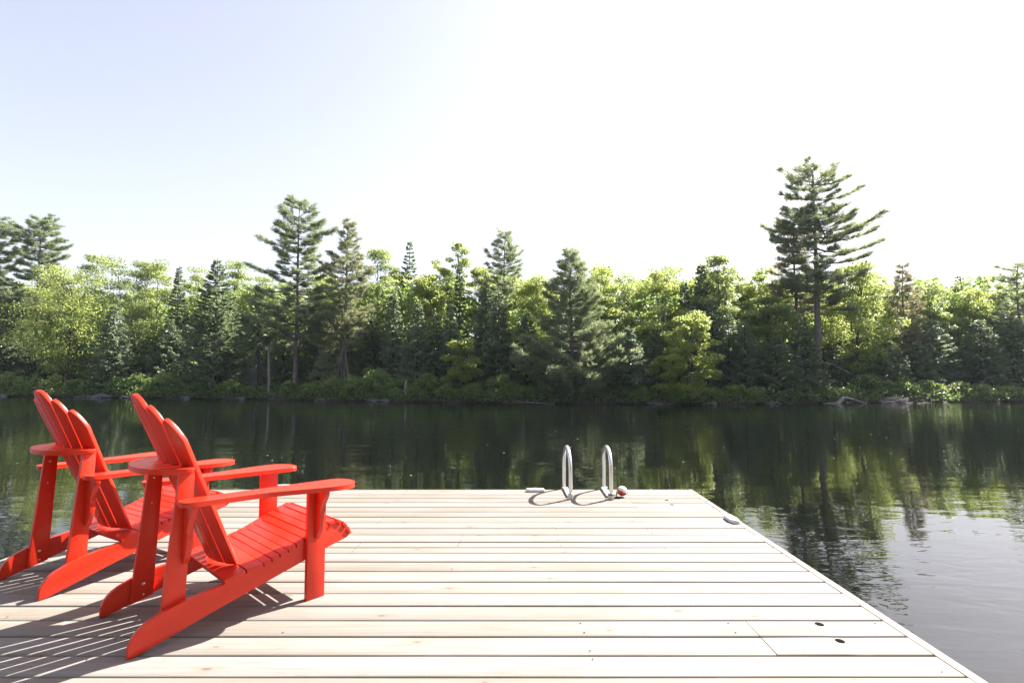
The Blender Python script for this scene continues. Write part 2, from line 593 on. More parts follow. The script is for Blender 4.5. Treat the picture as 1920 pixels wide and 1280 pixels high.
# ================================================================ DOCK
DX0, DX1, DY1 = -3.02, 1.678, 4.945
LINES = [4.945, 4.776, 4.638, 4.492, 4.345, 4.201, 4.053, 3.903, 3.763, 3.615, 3.465, 3.363, 3.255, 3.113,
         2.969, 2.822, 2.677, 2.537, 2.394, 2.251, 2.106, 1.962]
while LINES[-1] > -1.6:
    LINES.append(LINES[-1] - 0.1445)


def build_dock():
    dock = thing("wooden_dock", "pale weathered plank dock floating on the dark lake", "dock", (0, 0, 0))
    rnd = random.Random(5)
    bm = bmesh.new()

    def section(x, y0, y1, dz, slope):
        r = 0.007
        th = 0.038
        z = dz + slope * x
        prof = [(y0, -th), (y0, -r), (y0 + r * 0.3, -r * 0.3), (y0 + r, 0), (y1 - r, 0), (y1 - r * 0.3, -r * 0.3), (y1, -r), (y1, -th)]
        return [bm.verts.new((x, y, zz + z)) for y, zz in prof]

    def plank(x0, x1, y0, y1, hole=None):
        dz = rnd.uniform(-0.0018, 0.0012)
        sl = rnd.uniform(-0.0004, 0.0004)
        cuts = [x0, x1]
        if hole:
            cuts = [x0, hole[0] - 0.04, hole[0] + 0.04, x1]
        else:
            k = max(1, int((x1 - x0) / 0.6))
            cuts = [x0 + (x1 - x0) * i / k for i in range(k + 1)]
        wob = [rnd.uniform(-0.0016, 0.0016) for _ in cuts]
        secs = [section(x, y0 + w, y1 + w, dz, sl) for x, w in zip(cuts, wob)]
        for s in range(len(secs) - 1):
            a, b = secs[s], secs[s + 1]
            for k in range(7):
                if hole and s == 1 and k == 3:
                    n = 20
                    cx, cy = hole
                    zt = dz + sl * cx
                    ring = [bm.verts.new((cx + 0.019 * math.cos(2 * math.pi * i / n), cy + 0.019 * math.sin(2 * math.pi * i / n), zt)) for i in range(n)]
                    low = [bm.verts.new((v.co.x, v.co.y, zt - 0.037)) for v in ring]
                    for i in range(n):
                        bm.faces.new((ring[i], ring[(i + 1) % n], low[(i + 1) % n], low[i]))
                    # corners: a3 (x-,y-), b3 (x+,y-), b4 (x+,y+), a4 (x-,y+)
                    cor = {2: a[3], 3: b[3], 0: b[4], 1: a[4]}
                    for qd in range(4):
                        idx = [(qd * 5 + i) % n for i in range(6)]
                        c = cor[qd]
                        for i in range(5):
                            bm.faces.new((ring[idx[i]], c, ring[idx[i + 1]]))
                        bm.faces.new((ring[idx[5]], c, cor[(qd + 1) % 4]))
                else:
                    bm.faces.new((a[k], a[k + 1], b[k + 1], b[k]))
        bm.faces.new(secs[0])
        bm.faces.new(list(reversed(secs[-1])))

    gap = 0.0038
    for i in range(len(LINES) - 1):
        y1, y0 = LINES[i] - gap, LINES[i + 1] + gap
        yc = (y0 + y1) / 2
        if 2.1 < yc < 2.39:
            plank(DX0, 1.0545, y0, y1)
            plank(1.0575, DX1, y0, y1, (1.372, yc + 0.035 if yc > 2.25 else yc + 0.035))
        elif 4.35 < yc < 4.63:
            plank(DX0, 1.0395, y0, y1)
            plank(1.0425, DX1, y0, y1, (1.361, yc + 0.015))
        else:
            plank(DX0, DX1, y0, y1)
    finish(bm, "deck_planks", DECK, dock, 50)
    # edge trim boards, butted at the corners
    bm = bmesh.new()
    yb = LINES[-1]

    def trim(c, s):
        box_into(bm, c, s, 0.005)
    trim(((DX1 + 0.003 + 1.727) / 2, (yb + 4.995) / 2, -0.0695), (1.727 - DX1 - 0.003, 4.995 - yb, 0.141))
    trim(((DX0 - 0.003 - 3.066) / 2, (yb + 4.995) / 2, -0.0695), (3.066 + DX0 - 0.003, 4.995 - yb, 0.141))
    trim(((DX0 + DX1) / 2, (4.948 + 4.993) / 2, -0.0705), (DX1 - DX0 + 0.002, 0.045, 0.139))
    finish(bm, "edge_trim", DECK, dock)
    bm = bmesh.new()
    for k in range(8):
        x = DX0 + 0.06 + k * (DX1 - DX0 - 0.12) / 7
        box_into(bm, (x, (yb + 4.94) / 2, -0.125), (0.045, 4.94 - yb - 0.02, 0.165))
    finish(bm, "joist_frame", FRAMEW, dock)
    for x in (-2.55, -0.7, 1.15):
        bm = bmesh.new()
        box_into(bm, (x, (yb + 4.8) / 2, -0.43), (0.75, 4.8 - yb - 0.3, 0.40), 0.05)
        finish(bm, "float_tank", FLOATM, dock)
    # nail heads over the joists
    g = bmesh.new()
    for i in range(len(LINES) - 1):
        y1, y0 = LINES[i], LINES[i + 1]
        for k in range(8):
            if rnd.random() < 0.55:
                continue
            x = DX0 + 0.06 + k * (DX1 - DX0 - 0.12) / 7 + rnd.uniform(-0.01, 0.01)
            for yy in (y0 + 0.03, y1 - 0.03):
                if rnd.random() < 0.3:
                    continue
                bmesh.ops.create_circle(g, cap_ends=True, segments=8, radius=0.0042, matrix=Matrix.Translation((x + rnd.uniform(-0.006, 0.006), yy, 0.0024)))
    o = finish(g, "nail_heads", DARKIN, dock)
    o["kind"] = "stuff"
    return dock


build_dock()

# ================================================================ CHAIRS
CW = 0.266          # half width over the side rails


def hw(z):
    return 0.182 + 0.118 * (z - 0.23)


def back_x(z, u):
    return 0.368 - 0.4255 * (z - 0.23) + 0.055 * u * u


def arm_z(x):
    return 0.583 - (x - 0.154) * 0.0326


SEAT = [(0.345, 0.184), (0.437, 0.205), (0.515, 0.215), (0.552, 0.226), (0.59, 0.237), (0.63, 0.249), (0.67, 0.264),
        (0.711, 0.281), (0.75, 0.298), (0.791, 0.313), (0.834, 0.330), (0.872, 0.338), (0.905, 0.322), (0.932, 0.296), (0.950, 0.258)]
RAIL = [(0, 0.0), (0.003, 0.045), (0.010, 0.066), (0.022, 0.086), (0.040, 0.104), (0.061, 0.119), (0.115, 0.141), (0.194, 0.162)] + SEAT + \
       [(0.942, 0.250), (0.818, 0.222), (0.682, 0.183), (0.304, 0.082), (0.11, 0.026), (0.03, 0.002)]


def bracket_into(parent, lat, sgn, xc, z, mat):
    bm = bmesh.new()
    prof = [(0, 0), (0.098, 0), (0.098, -0.016), (0.090, -0.030), (0.076, -0.050), (0.060, -0.072), (0.050, -0.094), (0.0455, -0.112),
            (0.050, -0.122), (0.0495, -0.15), (0.044, -0.185), (0.032, -0.215), (0.016, -0.238), (0, -0.25)]
    plate_into(bm, prof, lambda d, zz, w: (xc - 0.012 + 0.024 * w, lat + sgn * d, z + zz), 0.002)
    return finish(bm, "arm_bracket", mat, parent)


def make_chair(label, x, y, yaw):
    ch = thing("adirondack_chair", label, "chair", (x, y, 0.001), R(yaw), "red adirondack chairs on the dock")
    for s in (-1, 1):
        # side rail that is also the rear foot
        bm = bmesh.new()
        plate_into(bm, RAIL, lambda u, v, w: (u, s * (CW - 0.025 * w), v), 0.003)
        finish(bm, "side_rail", RED, ch)
        # front leg, outside of the rail
        bm = bmesh.new()
        ztop = arm_z(0.76) - 0.0225
        plate_into(bm, [(0.712, 0), (0.806, 0), (0.806, arm_z(0.806) - 0.0225), (0.712, arm_z(0.712) - 0.0225)],
                   lambda u, v, w: (u, s * (CW + 0.0005 + 0.026 * w), v), 0.003)
        leg = finish(bm, "front_leg", RED, ch)
        bracket_into(leg, s * (CW + 0.0265), s, 0.759, arm_z(0.759) - 0.0235, RED)
        # rear leg, inside of the rail, carries the shelf
        bm = bmesh.new()
        plate_into(bm, [(0.106, 0.030), (0.198, 0.055), (0.222, 0.686), (0.163, 0.686)],
                   lambda u, v, w: (u, s * (CW - 0.0255 - 0.025 * w), v), 0.003)
        rl = finish(bm, "rear_leg", RED, ch)
        bracket_into(rl, s * (CW - 0.0255), s, 0.196, arm_z(0.196) - 0.0235, RED)
        for bx, bz, br in ((0.157, 0.115, 0.0075), (0.159, 0.066, 0.0045), (0.186, 0.655, 0.0055), (0.184, 0.610, 0.0055), (0.178, 0.49, 0.0035)):
            bm = bmesh.new()
            bmesh.ops.create_uvsphere(bm, u_segments=10, v_segments=6, radius=br,
                                      matrix=Matrix.Translation((bx, s * (CW - 0.0505), bz)) @ Matrix.Diagonal((1, 0.55, 1, 1)))
            finish(bm, "bolt", STEEL, rl)
        # arm rest, a paddle that widens to the front
        out = [(0.158, 0.262), (0.152, 0.285), (0.156, 0.315), (0.172, 0.336), (0.23, 0.343), (0.36, 0.346), (0.48, 0.352), (0.58, 0.372),
               (0.68, 0.402), (0.76, 0.420), (0.83, 0.424), (0.885, 0.408), (0.918, 0.372), (0.930, 0.328), (0.922, 0.282), (0.900, 0.248),
               (0.86, 0.236), (0.70, 0.236), (0.50, 0.240), (0.32, 0.242), (0.22, 0.243), (0.175, 0.246)]
        bm = bmesh.new()
        plate_into(bm, spline(out, 4), lambda u, v, w: (u, s * v, arm_z(u) - 0.022 * w), 0.004)
        finish(bm, "armrest", RED, ch)
    # seat: slats following the top of the rails
    bm = bmesh.new()
    for i in range(len(SEAT) - 1):
        (x0, z0), (x1, z1) = SEAT[i], SEAT[i + 1]
        d = Vector((x1 - x0, 0, z1 - z0))
        L = d.length
        d.normalize()
        nrm = Vector((-d.z, 0, d.x))
        p0 = Vector((x0, 0, z0)) + d * 0.0028 + nrm * 0.0006
        p1 = Vector((x1, 0, z1)) - d * 0.0028 + nrm * 0.0006
        th = 0.019
        q = [(p0.x, p0.z), (p1.x, p1.z), (p1.x + nrm.x * th, p1.z + nrm.z * th), (p0.x + nrm.x * th, p0.z + nrm.z * th)]
        wd = CW + 0.004 if i else CW + 0.006
        plate_into(bm, q, lambda u, v, w: (u, wd - 2 * wd * w, v), 0.0025)
        if i > 0:
            c = (p0 + p1) / 2 + nrm * th
            for sy in (-1, 1):
                bmesh.ops.create_uvsphere(bm, u_segments=8, v_segments=4, radius=0.0042, matrix=Matrix.Translation((c.x, sy * (CW - 0.012), c.z)) @ Matrix.Diagonal((1, 1, 0.35, 1)))
    finish(bm, "seat", RED, ch)
    # curved fan back of six rounded slats
    bm = bmesh.new()
    tops = {0: (1.020, 0.950, 2.8), 1: (0.974, 0.896, 2.6), 2: (0.920, 0.826, 2.4)}
    for k in range(6):
        side = 1 if k >= 3 else -1
        i = k - 3 if k >= 3 else 2 - k
        zi, zo, pw = tops[i]
        u0, u1 = i / 3, (i + 1) / 3
        nu, nv = 9, 16
        zb = 0.2275
        front, rear = [], []
        for a in range(nu):
            t = a / (nu - 1)
            u = u0 + (u1 - u0) * t
            zt = zi + (zo - zi) * t ** pw
            if i > 0:
                zt -= 0.020 * max(0, 1 - t / 0.25) ** 2
            fr, re = [], []
            for b in range(nv):
                v = b / (nv - 1)
                z = zb + (zt - zb) * v
                e0 = 0.0055
                h = hw(z)
                lat = (u0 * h + e0) + ((u1 - u0) * h - 2 * e0 * (1 if i < 2 else 0.5)) * t
                xr = back_x(z, u)
                re.append(bm.verts.new((xr, side * lat, z)))
                sl = 0.11 * u / h
                cs = 1 / math.sqrt(1 + sl * sl)
                fr.append(bm.verts.new((xr + 0.0185 * cs, side * (lat - 0.0185 * sl * cs), z + 0.008 * v)))
            front.append(fr)
            rear.append(re)
        new = []
        for a in range(nu - 1):
            for b in range(nv - 1):
                new.append(bm.faces.new((front[a][b], front[a + 1][b], front[a + 1][b + 1], front[a][b + 1])))
                new.append(bm.faces.new((rear[a][b], rear[a][b + 1], rear[a + 1][b + 1], rear[a + 1][b])))
            new.append(bm.faces.new((front[a][nv - 1], front[a + 1][nv - 1], rear[a + 1][nv - 1], rear[a][nv - 1])))
            new.append(bm.faces.new((front[a][0], rear[a][0], rear[a + 1][0], front[a + 1][0])))
        for b in range(nv - 1):
            new.append(bm.faces.new((front[0][b], front[0][b + 1], rear[0][b + 1], rear[0][b])))
            new.append(bm.faces.new((front[-1][b], rear[-1][b], rear[-1][b + 1], front[-1][b + 1])))
        bmesh.ops.recalc_face_normals(bm, faces=new)
        sharp = [e for e in {e for f in new for e in f.edges} if len(e.link_faces) == 2 and e.calc_face_angle(0) > R(50)]
        bmesh.ops.bevel(bm, geom=sharp, offset=0.0022, segments=2, affect='EDGES', profile=0.5)
    finish(bm, "backrest", RED, ch, 40)
    # half round shelf that holds the back
    zs = 0.710
    pts = []
    for a in range(13):
        u = -1 + 2 * a / 12
        pts.append((back_x(zs, u) - 0.0025, u * (hw(zs) + 0.012)))
    for a in range(1, 24):
        th = math.pi * a / 24
        pts.append((0.235 - 0.195 * math.sin(th) ** 0.9, 0.258 * math.cos(th)))
    bm = bmesh.new()
    plate_into(bm, pts, lambda u, v, w: (u, v, zs - 0.023 * w), 0.003)
    finish(bm, "back_shelf", RED, ch)
    return ch


make_chair("red slatted adirondack chair standing between the other red chair and the open deck", -1.700, 2.244, 48.2)
make_chair("red slatted adirondack chair at the dock's outer edge, partly hidden behind the other", -2.556, 2.713, 60.7)


# ================================================================ SMALL THINGS ON THE DOCK
def build_ladder():
    t = thing("dock_ladder", "aluminium swim ladder with two tall looped handrails at the dock end", "ladder", (0.695, 4.8, 0))

    def loc(p):
        return (p[0] - 0.695, p[1] - 4.8, p[2])
    for xn, xf in ((0.520, 0.505), (0.880, 0.893)):
        g = Geo()
        pts = [(xn, 4.615, 0.004), (xn, 4.615, 0.10), (xn, 4.617, 0.20), (xn, 4.622, 0.268)]
        c, r = 4.828, 0.205
        for k in range(1, 16):
            a = math.pi - math.pi * k / 16
            pts.append((xn + (xf - xn) * k / 16 * 0.8, c + r * math.cos(a) + 0.004 * k / 16, 0.268 + r * 0.76 * math.sin(a)))
        pts += [(xf, 5.036, 0.25), (xf, 5.043, 0.12), (xf, 5.046, -0.05), (xf, 5.046, -0.5), (xf, 5.046, -1.15)]
        g.tube([loc(p) for p in spline(pts, 3, False)], 0.0172, 16)
        g.build("handrail", ALU, t, smooth=True)
        bm = bmesh.new()
        box_into(bm, loc((xn - 0.006, 4.835, 0.0115)), (0.046, 0.335, 0.019), 0.004, Matrix.Rotation((xn - xf) * 1.2, 3, 'Z'))
        box_into(bm, loc((xf - 0.0, 5.012, -0.0285)), (0.05, 0.030, 0.096), 0.004)
        finish(bm, "base_bracket", ALUD, t)
        bm = bmesh.new()
        bmesh.ops.create_cone(bm, cap_ends=True, segments=20, radius1=0.024, radius2=0.023, depth=0.05, matrix=Matrix.Translation(loc((xn, 4.615, 0.026))))
        finish(bm, "foot_socket", ALUD, t)
    for z in (-0.28, -0.55, -0.82):
        bm = bmesh.new()
        box_into(bm, loc((0.699, 5.075, z)), (0.388, 0.07, 0.028), 0.006)
        finish(bm, "rung", ALU, t)


def build_buoy():
    t = thing("float_buoy", "small red and white ball float tied beside the ladder handrail", "buoy", (0.995, 4.70, 0.052))
    bm = bmesh.new()
    bmesh.ops.create_uvsphere(bm, u_segments=28, v_segments=18, radius=0.044)
    finish(bm, "ball", buoy_mat(), t, 60)
    g = Geo()
    pts = [(-0.048, 0.0, -0.008), (-0.06, -0.045, -0.03), (-0.075, -0.085, -0.02), (-0.092, -0.108, -0.014), (-0.113, -0.1125, -0.012),
           (-0.138, -0.10, -0.012), (-0.1415, -0.078, -0.011), (-0.123, -0.0585, -0.011), (-0.099, -0.062, -0.012), (-0.088, -0.083, -0.013), (-0.10, -0.112, -0.014)]
    g.tube(spline(pts, 5, False), 0.0045, 8)
    pts = [(-0.043, 0.015, -0.02), (-0.055, -0.02, -0.043), (-0.072, -0.05, -0.046), (-0.05, -0.075, -0.047), (-0.03, -0.05, -0.047), (-0.05, -0.02, -0.046)]
    g.tube(spline(pts, 5, False), 0.0040, 8)
    g.build("rope", ROPE, t, smooth=True)
    g = Geo()
    an = np.linspace(0, 2 * np.pi, 33)
    g.tube(np.stack([0.0492 * np.cos(an), 0.0492 * np.sin(an) * 0.9, -0.006 + 0.0492 * np.sin(an) * 0.42], 1), 0.0022, 6, cap=False)
    g.build("seam_band", ROPE, t, smooth=True)


def build_cleat(label, x, y, rz, length, kind):
    t = thing("dock_cleat", label, "cleat", (x, y, 0.0015), rz, "white cleats along the dock edge")
    h = length / 2
    if kind == 'flat':
        # closed pull-up cleat: a rounded pod with two shallow finger dips
        bm = bmesh.new()
        n = 28
        for i in range(n):
            pass
        pts = []
        for i in range(n):
            a = 2 * math.pi * i / n
            cx = math.copysign(abs(math.cos(a)) ** 0.6, math.cos(a)) * h
            cy = math.copysign(abs(math.sin(a)) ** 0.75, math.sin(a)) * 0.037
            pts.append((cx, cy))
        rings = []
        for zz, s in ((0, 0.97), (0.006, 1.0), (0.016, 0.99), (0.023, 0.94), (0.027, 0.84), (0.0285, 0.66), (0.029, 0.4)):
            ring = []
            for px_, py_ in pts:
                X_, Y_ = px_ * (1 - (1 - s) * 0.55), py_ * s
                dip = 0.011 * math.exp(-(((abs(X_) - h * 0.42) / (h * 0.2)) ** 2)) * max(0, 1 - (Y_ / 0.036) ** 2) if zz > 0.022 else 0
                ring.append(bm.verts.new((X_, Y_, zz - dip)))
            rings.append(ring)
        for a_, b_ in zip(rings[:-1], rings[1:]):
            for i in range(n):
                bm.faces.new((a_[i], a_[(i + 1) % n], b_[(i + 1) % n], b_[i]))
        bm.faces.new(rings[-1])
        bm.faces.new(list(reversed(rings[0])))
        finish(bm, "cleat_body", WHITEP, t, 60)
        for s in (-1, 1):
            bm = bmesh.new()
            bmesh.ops.create_cone(bm, cap_ends=True, segments=14, radius1=0.008, radius2=0.0075, depth=0.003, matrix=Matrix.Translation((s * h * 0.42, 0, 0.0192)))
            finish(bm, "screw", STEEL, t)
    else:
        # open cleat: horn bar on three feet
        g = Geo()
        xs = np.linspace(-h, h, 15)
        rad = 0.0125 * np.clip(1.35 - np.abs(xs / h) ** 3 * 0.85, 0.3, 1)
        g.tube(np.stack([xs, 0 * xs, 0.046 - 0.004 * (xs / h) ** 2], 1), rad, 12)
        g.build("horn_bar", WHITEP, t, smooth=True)
        for s in (-0.55, 0.0, 0.55):
            bm = bmesh.new()
            box_into(bm, (s * h, 0, 0.022), (0.024, 0.022, 0.044), 0.005)
            box_into(bm, (s * h, 0, 0.004), (0.046, 0.046, 0.007), 0.002)
            finish(bm, "foot", WHITEP, t)


build_ladder()
build_buoy()
build_cleat("closed white cleat lying flat at the dock end beside the ladder", 0.219, 4.905, 0, 0.175, 'flat')
build_cleat("closed white cleat with two finger dips on the dock's long side edge", 1.664, 3.95, R(90), 0.185, 'flat')
build_cleat("open white cleat on raised feet, half hidden behind a red armrest", -2.15, 4.935, 0, 0.20, 'open')


# ================================================================ VEGETATION BUILDERS
def bend_trunk(rng, h, amp, n=9, lean=(0, 0)):
    t = np.linspace(0, 1, n)
    k1, k2 = rng.normal(size=2) * amp, rng.normal(size=2) * amp * 0.6
    x = k1[0] * np.sin(t * 3.0) * t + k2[0] * np.sin(t * 6.5) * t + lean[0] * t
    y = k1[1] * np.sin(t * 3.0) * t + k2[1] * np.sin(t * 6.5) * t + lean[1] * t
    return np.stack([x, y, t * h], 1)


def on_path(path, z):
    return np.array([np.interp(z, path[:, 2], path[:, 0]), np.interp(z, path[:, 2], path[:, 1]), z])


def leaf_cloud(g, rng, centres, rads, per, L, flat=0.55, up=0.6):
    """leaves in flattened clumps, denser towards each clump's outside"""
    n = len(centres)
    idx = np.repeat(np.arange(n), per)
    d = unit(rng.normal(size=(len(idx), 3)))
    rr = rng.uniform(0.25, 1.0, len(idx)) ** 0.6
    off = d * (rr * rads[idx])[:, None] * np.array([1, 1, flat])
    C = centres[idx] + off
    nrm = unit(rng.normal(size=(len(idx), 3)) * 0.75 + np.array([0, 0, up]) + d * 0.35)
    A = unit(np.cross(nrm, rng.normal(size=(len(idx), 3))))
    A[:, 2] -= 0.25
    A = unit(A)
    B = unit(np.cross(nrm, A))
    ll = L * rng.uniform(0.65, 1.3, len(idx))
    g.leaves(C, A, B, ll, ll * rng.uniform(0.55, 0.8, len(idx)))


def broadleaf(rng, h, rx, z0, nc=60, per=190, L=0.125, lean=(0, 0), tr=0.1, forks=1, top_round=0.6):
    """returns (wood Geo, crown Geo) around the origin"""
    nc = int(nc * 1.25)
    wood, crown = Geo(), Geo()
    stems = []
    for f in range(forks):
        ln = (lean[0] + (rng.normal() * rx * 0.35 if forks > 1 else 0), lean[1] + (rng.normal() * rx * 0.25 if forks > 1 else 0))
        p = bend_trunk(rng, h * 0.9, 0.12 + 0.012 * h, lean=ln)
        r0 = tr * (1 if forks == 1 else 0.72)
        wood.tube(p, np.linspace(r0, r0 * 0.18, len(p)), 8)
        stems.append(p)
    # lobes of the crown, each a cluster of clumps
    nl = max(5, int(nc / 7))
    C = []
    for i in range(nc):
        t = rng.uniform(0, 1) ** 0.85
        Rz = rx * max(0.12, math.sin(math.pi * (0.14 + 0.80 * t)) ** top_round)
        a = rng.uniform(0, 2 * math.pi)
        lob = 0.78 + 0.22 * math.sin(a * 3 + i % 3 + 5 * t)
        rr = Rz * lob * math.sqrt(rng.uniform(0.12, 1.0))
        z = z0 + (h - z0) * t
        ax = on_path(stems[i % forks], min(z, h * 0.88))
        C.append((ax[0] + rr * math.cos(a), ax[1] + rr * math.sin(a), z - 0.12 * rr))
    C = np.array(C)
    rads = rx * rng.uniform(0.15, 0.29, nc) + 0.11
    leaf_cloud(crown, rng, C, rads, per, L, 0.48, 1.0)
    # limbs to a share of the clumps
    for i in range(0, nc, 2):
        c = C[i]
        zs = max(z0 * 0.75, c[2] - rng.uniform(0.25, 0.5) * (h - z0) * 0.5 - 0.3)
        s = on_path(stems[i % forks], min(zs, h * 0.85))
        mid = (s + c) / 2 + np.array([0, 0, -0.08 * np.linalg.norm(c - s)]) + rng.normal(size=3) * 0.05
        rb = tr * rng.uniform(0.16, 0.30)
        wood.tube(spline([s, mid, c], 3, False), np.linspace(rb, rb * 0.3, 7), 5, cap=False)
    return wood, crown


def spruce(rng, h, r, z0, taper=0.85, droop=0.22, step=0.22, dens=1.0, tr=0.09, dead_from=None, ragged=0.18):
    wood, crown, dead = Geo(), Geo(), Geo()
    p = bend_trunk(rng, h, 0.05)
    wood.tube(p, np.linspace(tr, 0.012, len(p)), 7)
    z = dead_from if dead_from is not None else z0
    while z < h - 0.05:
        t = (z - z0) / (h - z0)
        isdead = z < z0
        tt = max(t, 0)
        nb = int(rng.integers(5, 8)) if t < 0.8 else 4
        a0 = rng.uniform(0, 6.28)
        for b in range(nb):
            a = a0 + b * 6.283 / nb + rng.normal() * 0.25
            Lb = (r * (1 - tt) ** taper + 0.05) * rng.uniform(1 - ragged * 1.6, 1 + ragged * 0.45)
            if isdead:
                Lb = r * rng.uniform(0.5, 1.0)
            if Lb < 0.06:
                continue
            s = on_path(p, z + rng.uniform(-0.08, 0.08))
            out = np.array([math.cos(a), math.sin(a), 0])
            rise = 0.25 * tt * Lb + 0.05
            k = np.linspace(0, 1, 6)
            dr = droop * (1 - 0.8 * tt)
            zc = rise * k - dr * Lb * np.sin(k * math.pi * 0.75) * (1.6 if isdead else 1.0) + 0.06 * Lb * k ** 3
            pts = s + out * (Lb * k)[:, None] + np.stack([0 * k, 0 * k, zc], 1)
            (dead if isdead else wood).tube(pts, np.linspace(0.014 + 0.008 * Lb, 0.004, 6), 4 if isdead else 3, cap=False)
            side = np.array([-out[1], out[0], 0])
            if isdead:
                for q in range(7):
                    kk = rng.uniform(0.25, 1)
                    c = np.array([np.interp(kk, k, pts[:, j]) for j in range(3)])
                    e = c + (out * rng.uniform(0.1, 0.3) + side * rng.normal() * 0.25 + np.array([0, 0, -rng.uniform(0.05, 0.3)])) * rng.uniform(0.5, 1.2)
                    dead.tube([c, (c + e) / 2 + rng.normal(size=3) * 0.03, e], [0.006, 0.005, 0.003], 3, cap=False)
                continue
            n = max(8, int((14 + 46 * Lb) * dens))
            kk = np.sqrt(rng.uniform(0.03, 1, n))
            C = np.stack([np.interp(kk, k, pts[:, j]) for j in range(3)], 1)
            sg = np.where(rng.random(n) < 0.5, -1.0, 1.0)
            ll = (0.17 + 0.22 * np.minimum(Lb, 1.3) * (1.05 - kk)) * rng.uniform(0.75, 1.25, n)
            A = unit(out * rng.uniform(0.45, 1.1, n)[:, None] + side * (sg * rng.uniform(0.35, 1.0, n))[:, None] + np.stack([0 * kk, 0 * kk, rng.normal(-0.16, 0.2, n)], 1))
            nr = unit(rng.normal(size=(n, 3)) * 0.55 + np.array([0, 0, 1.0]))
            B = unit(np.cross(nr, A))
            crown.leaves(C + A * (ll / 2)[:, None], A, B, ll, rng.uniform(0.07, 0.12, n))
        z += step * rng.uniform(0.8, 1.2) * (1.0 if t < 0.8 else 0.75)
    # leader
    n = 10
    A = unit(rng.normal(size=(n, 3)) * 0.25 + np.array([0, 0, 1.0]))
    crown.leaves(on_path(p, h - 0.06) + A * 0.06, A, unit(np.cross(A, rng.normal(size=(n, 3)))), 0.2, 0.05)
    return wood, crown, dead


def pine(rng, h, prof, z0, whorl=0.42, per=(4, 6), tuft=16, nl=0.20, tr=0.15, up=0.12, lean=(0, 0), extra=(), sub=6, width=0.022, skip=0.0, amp=0.10):
    """prof(t): branch length at relative height t; open plumes of needles at branch ends"""
    wood, crown = Geo(), Geo()
    p = bend_trunk(rng, h, amp, lean=lean)
    tz = np.linspace(0, 1, len(p))
    wood.tube(p, tr * (1 - 0.88 * tz ** 1.1), 9)
    br = []
    z = z0
    while z < h - 0.12:
        t = (z - z0) / (h - z0)
        nb = int(rng.integers(per[0], per[1] + 1))
        a0 = rng.uniform(0, 6.28)
        for b in range(nb):
            if rng.random() < skip:
                continue
            a = a0 + b * 6.283 / nb + rng.normal() * 0.3
            br.append((z + rng.uniform(-0.12, 0.12), a, prof(t) * rng.uniform(0.55, 1.2), up + 0.65 * max(0, t - 0.55) + rng.normal() * 0.08))
        z += whorl * rng.uniform(0.75, 1.3)
    br += list(extra)
    for z, a, Lb, e in br:
        if Lb < 0.1:
            continue
        s = on_path(p, min(z, h - 0.05))
        out = np.array([math.cos(a), math.sin(a), 0])
        side = np.array([-out[1], out[0], 0])
        k = np.linspace(0, 1, 7)
        zc = Lb * (math.tan(e) * k - 0.16 * k * (1 - k) * 2 + 0.10 * k ** 2)
        wig = rng.normal() * 0.06 * Lb * np.sin(k * 4)
        pts = s + out * (Lb * k)[:, None] + side * wig[:, None] + np.stack([0 * k, 0 * k, zc], 1)
        rb = 0.012 + 0.016 * Lb
        wood.tube(pts, np.linspace(rb, 0.005, 7), 5, cap=False)
        ns = max(2, int(sub * Lb / 1.2) + 1)
        tips, dirs = [pts[-1]], [unit(pts[-1] - pts[-2])]
        for q in range(ns):
            kk = rng.uniform(0.35, 1.0)
            c = np.array([np.interp(kk, k, pts[:, j]) for j in range(3)])
            sg = 1 if q % 2 else -1
            dl = min(0.65, 0.22 + 0.34 * Lb * (1.15 - kk)) * rng.uniform(0.6, 1.2)
            dv = unit(out * rng.uniform(0.5, 1.0) + side * sg * rng.uniform(0.3, 0.9) + np.array([0, 0, rng.uniform(0.0, 0.35)]))
            e_ = c + dv * dl
            wood.tube([c, (c + e_) / 2 + np.array([0, 0, -0.02]), e_], [rb * 0.4, rb * 0.3, 0.003], 3, cap=False)
            tips += [e_, c + dv * dl * 0.55]
            dirs += [dv, dv]
        tips, dirs = np.array(tips), np.array(dirs)
        idx = np.repeat(np.arange(len(tips)), tuft)
        n = len(idx)
        A = unit(dirs[idx] * 0.85 + rng.normal(size=(n, 3)) * np.array([0.55, 0.55, 0.38]) + np.array([0, 0, 0.34]))
        ll = nl * rng.uniform(0.65, 1.2, n)
        B = unit(np.cross(A, rng.normal(size=(n, 3))))
        base = tips[idx] - dirs[idx] * rng.uniform(0, 0.16, n)[:, None] + rng.normal(size=(n, 3)) * 0.03
        crown.leaves(base + A * (ll / 2)[:, None], A, B, ll, width)
    return wood, crown


def place_tree(kind, name, label, cat, base, wood, crown, bark, leaf, dead=None, group=None):
    t = thing(name, label, cat, base, 0, group)
    wood.build("trunk", bark, t, smooth=True)
    crown.build("crown", leaf, t)
    if dead is not None and dead.n:
        dead.build("dead_branches", DEADW, t)
    return t


def spot(px, off, ytop, hwpx, ycb):
    """base point, height, crown radius and crown bottom of a tree from its place in the view"""
    Y = 30.0
    for _ in range(6):
        x = at(px, 690, Y).x
        Y = float(shore_y(x)) + off
    top = at(px, ytop, Y)
    x = at(px, (ytop + min(ycb, 690)) / 2, Y).x
    zb = float(ground_z(x, Y))
    h = top.z - zb
    z0 = max(0.05, at(px, ycb, Y).z - zb)
    return (x, Y, zb - 0.03), h, hwpx / 960 * Y, z0


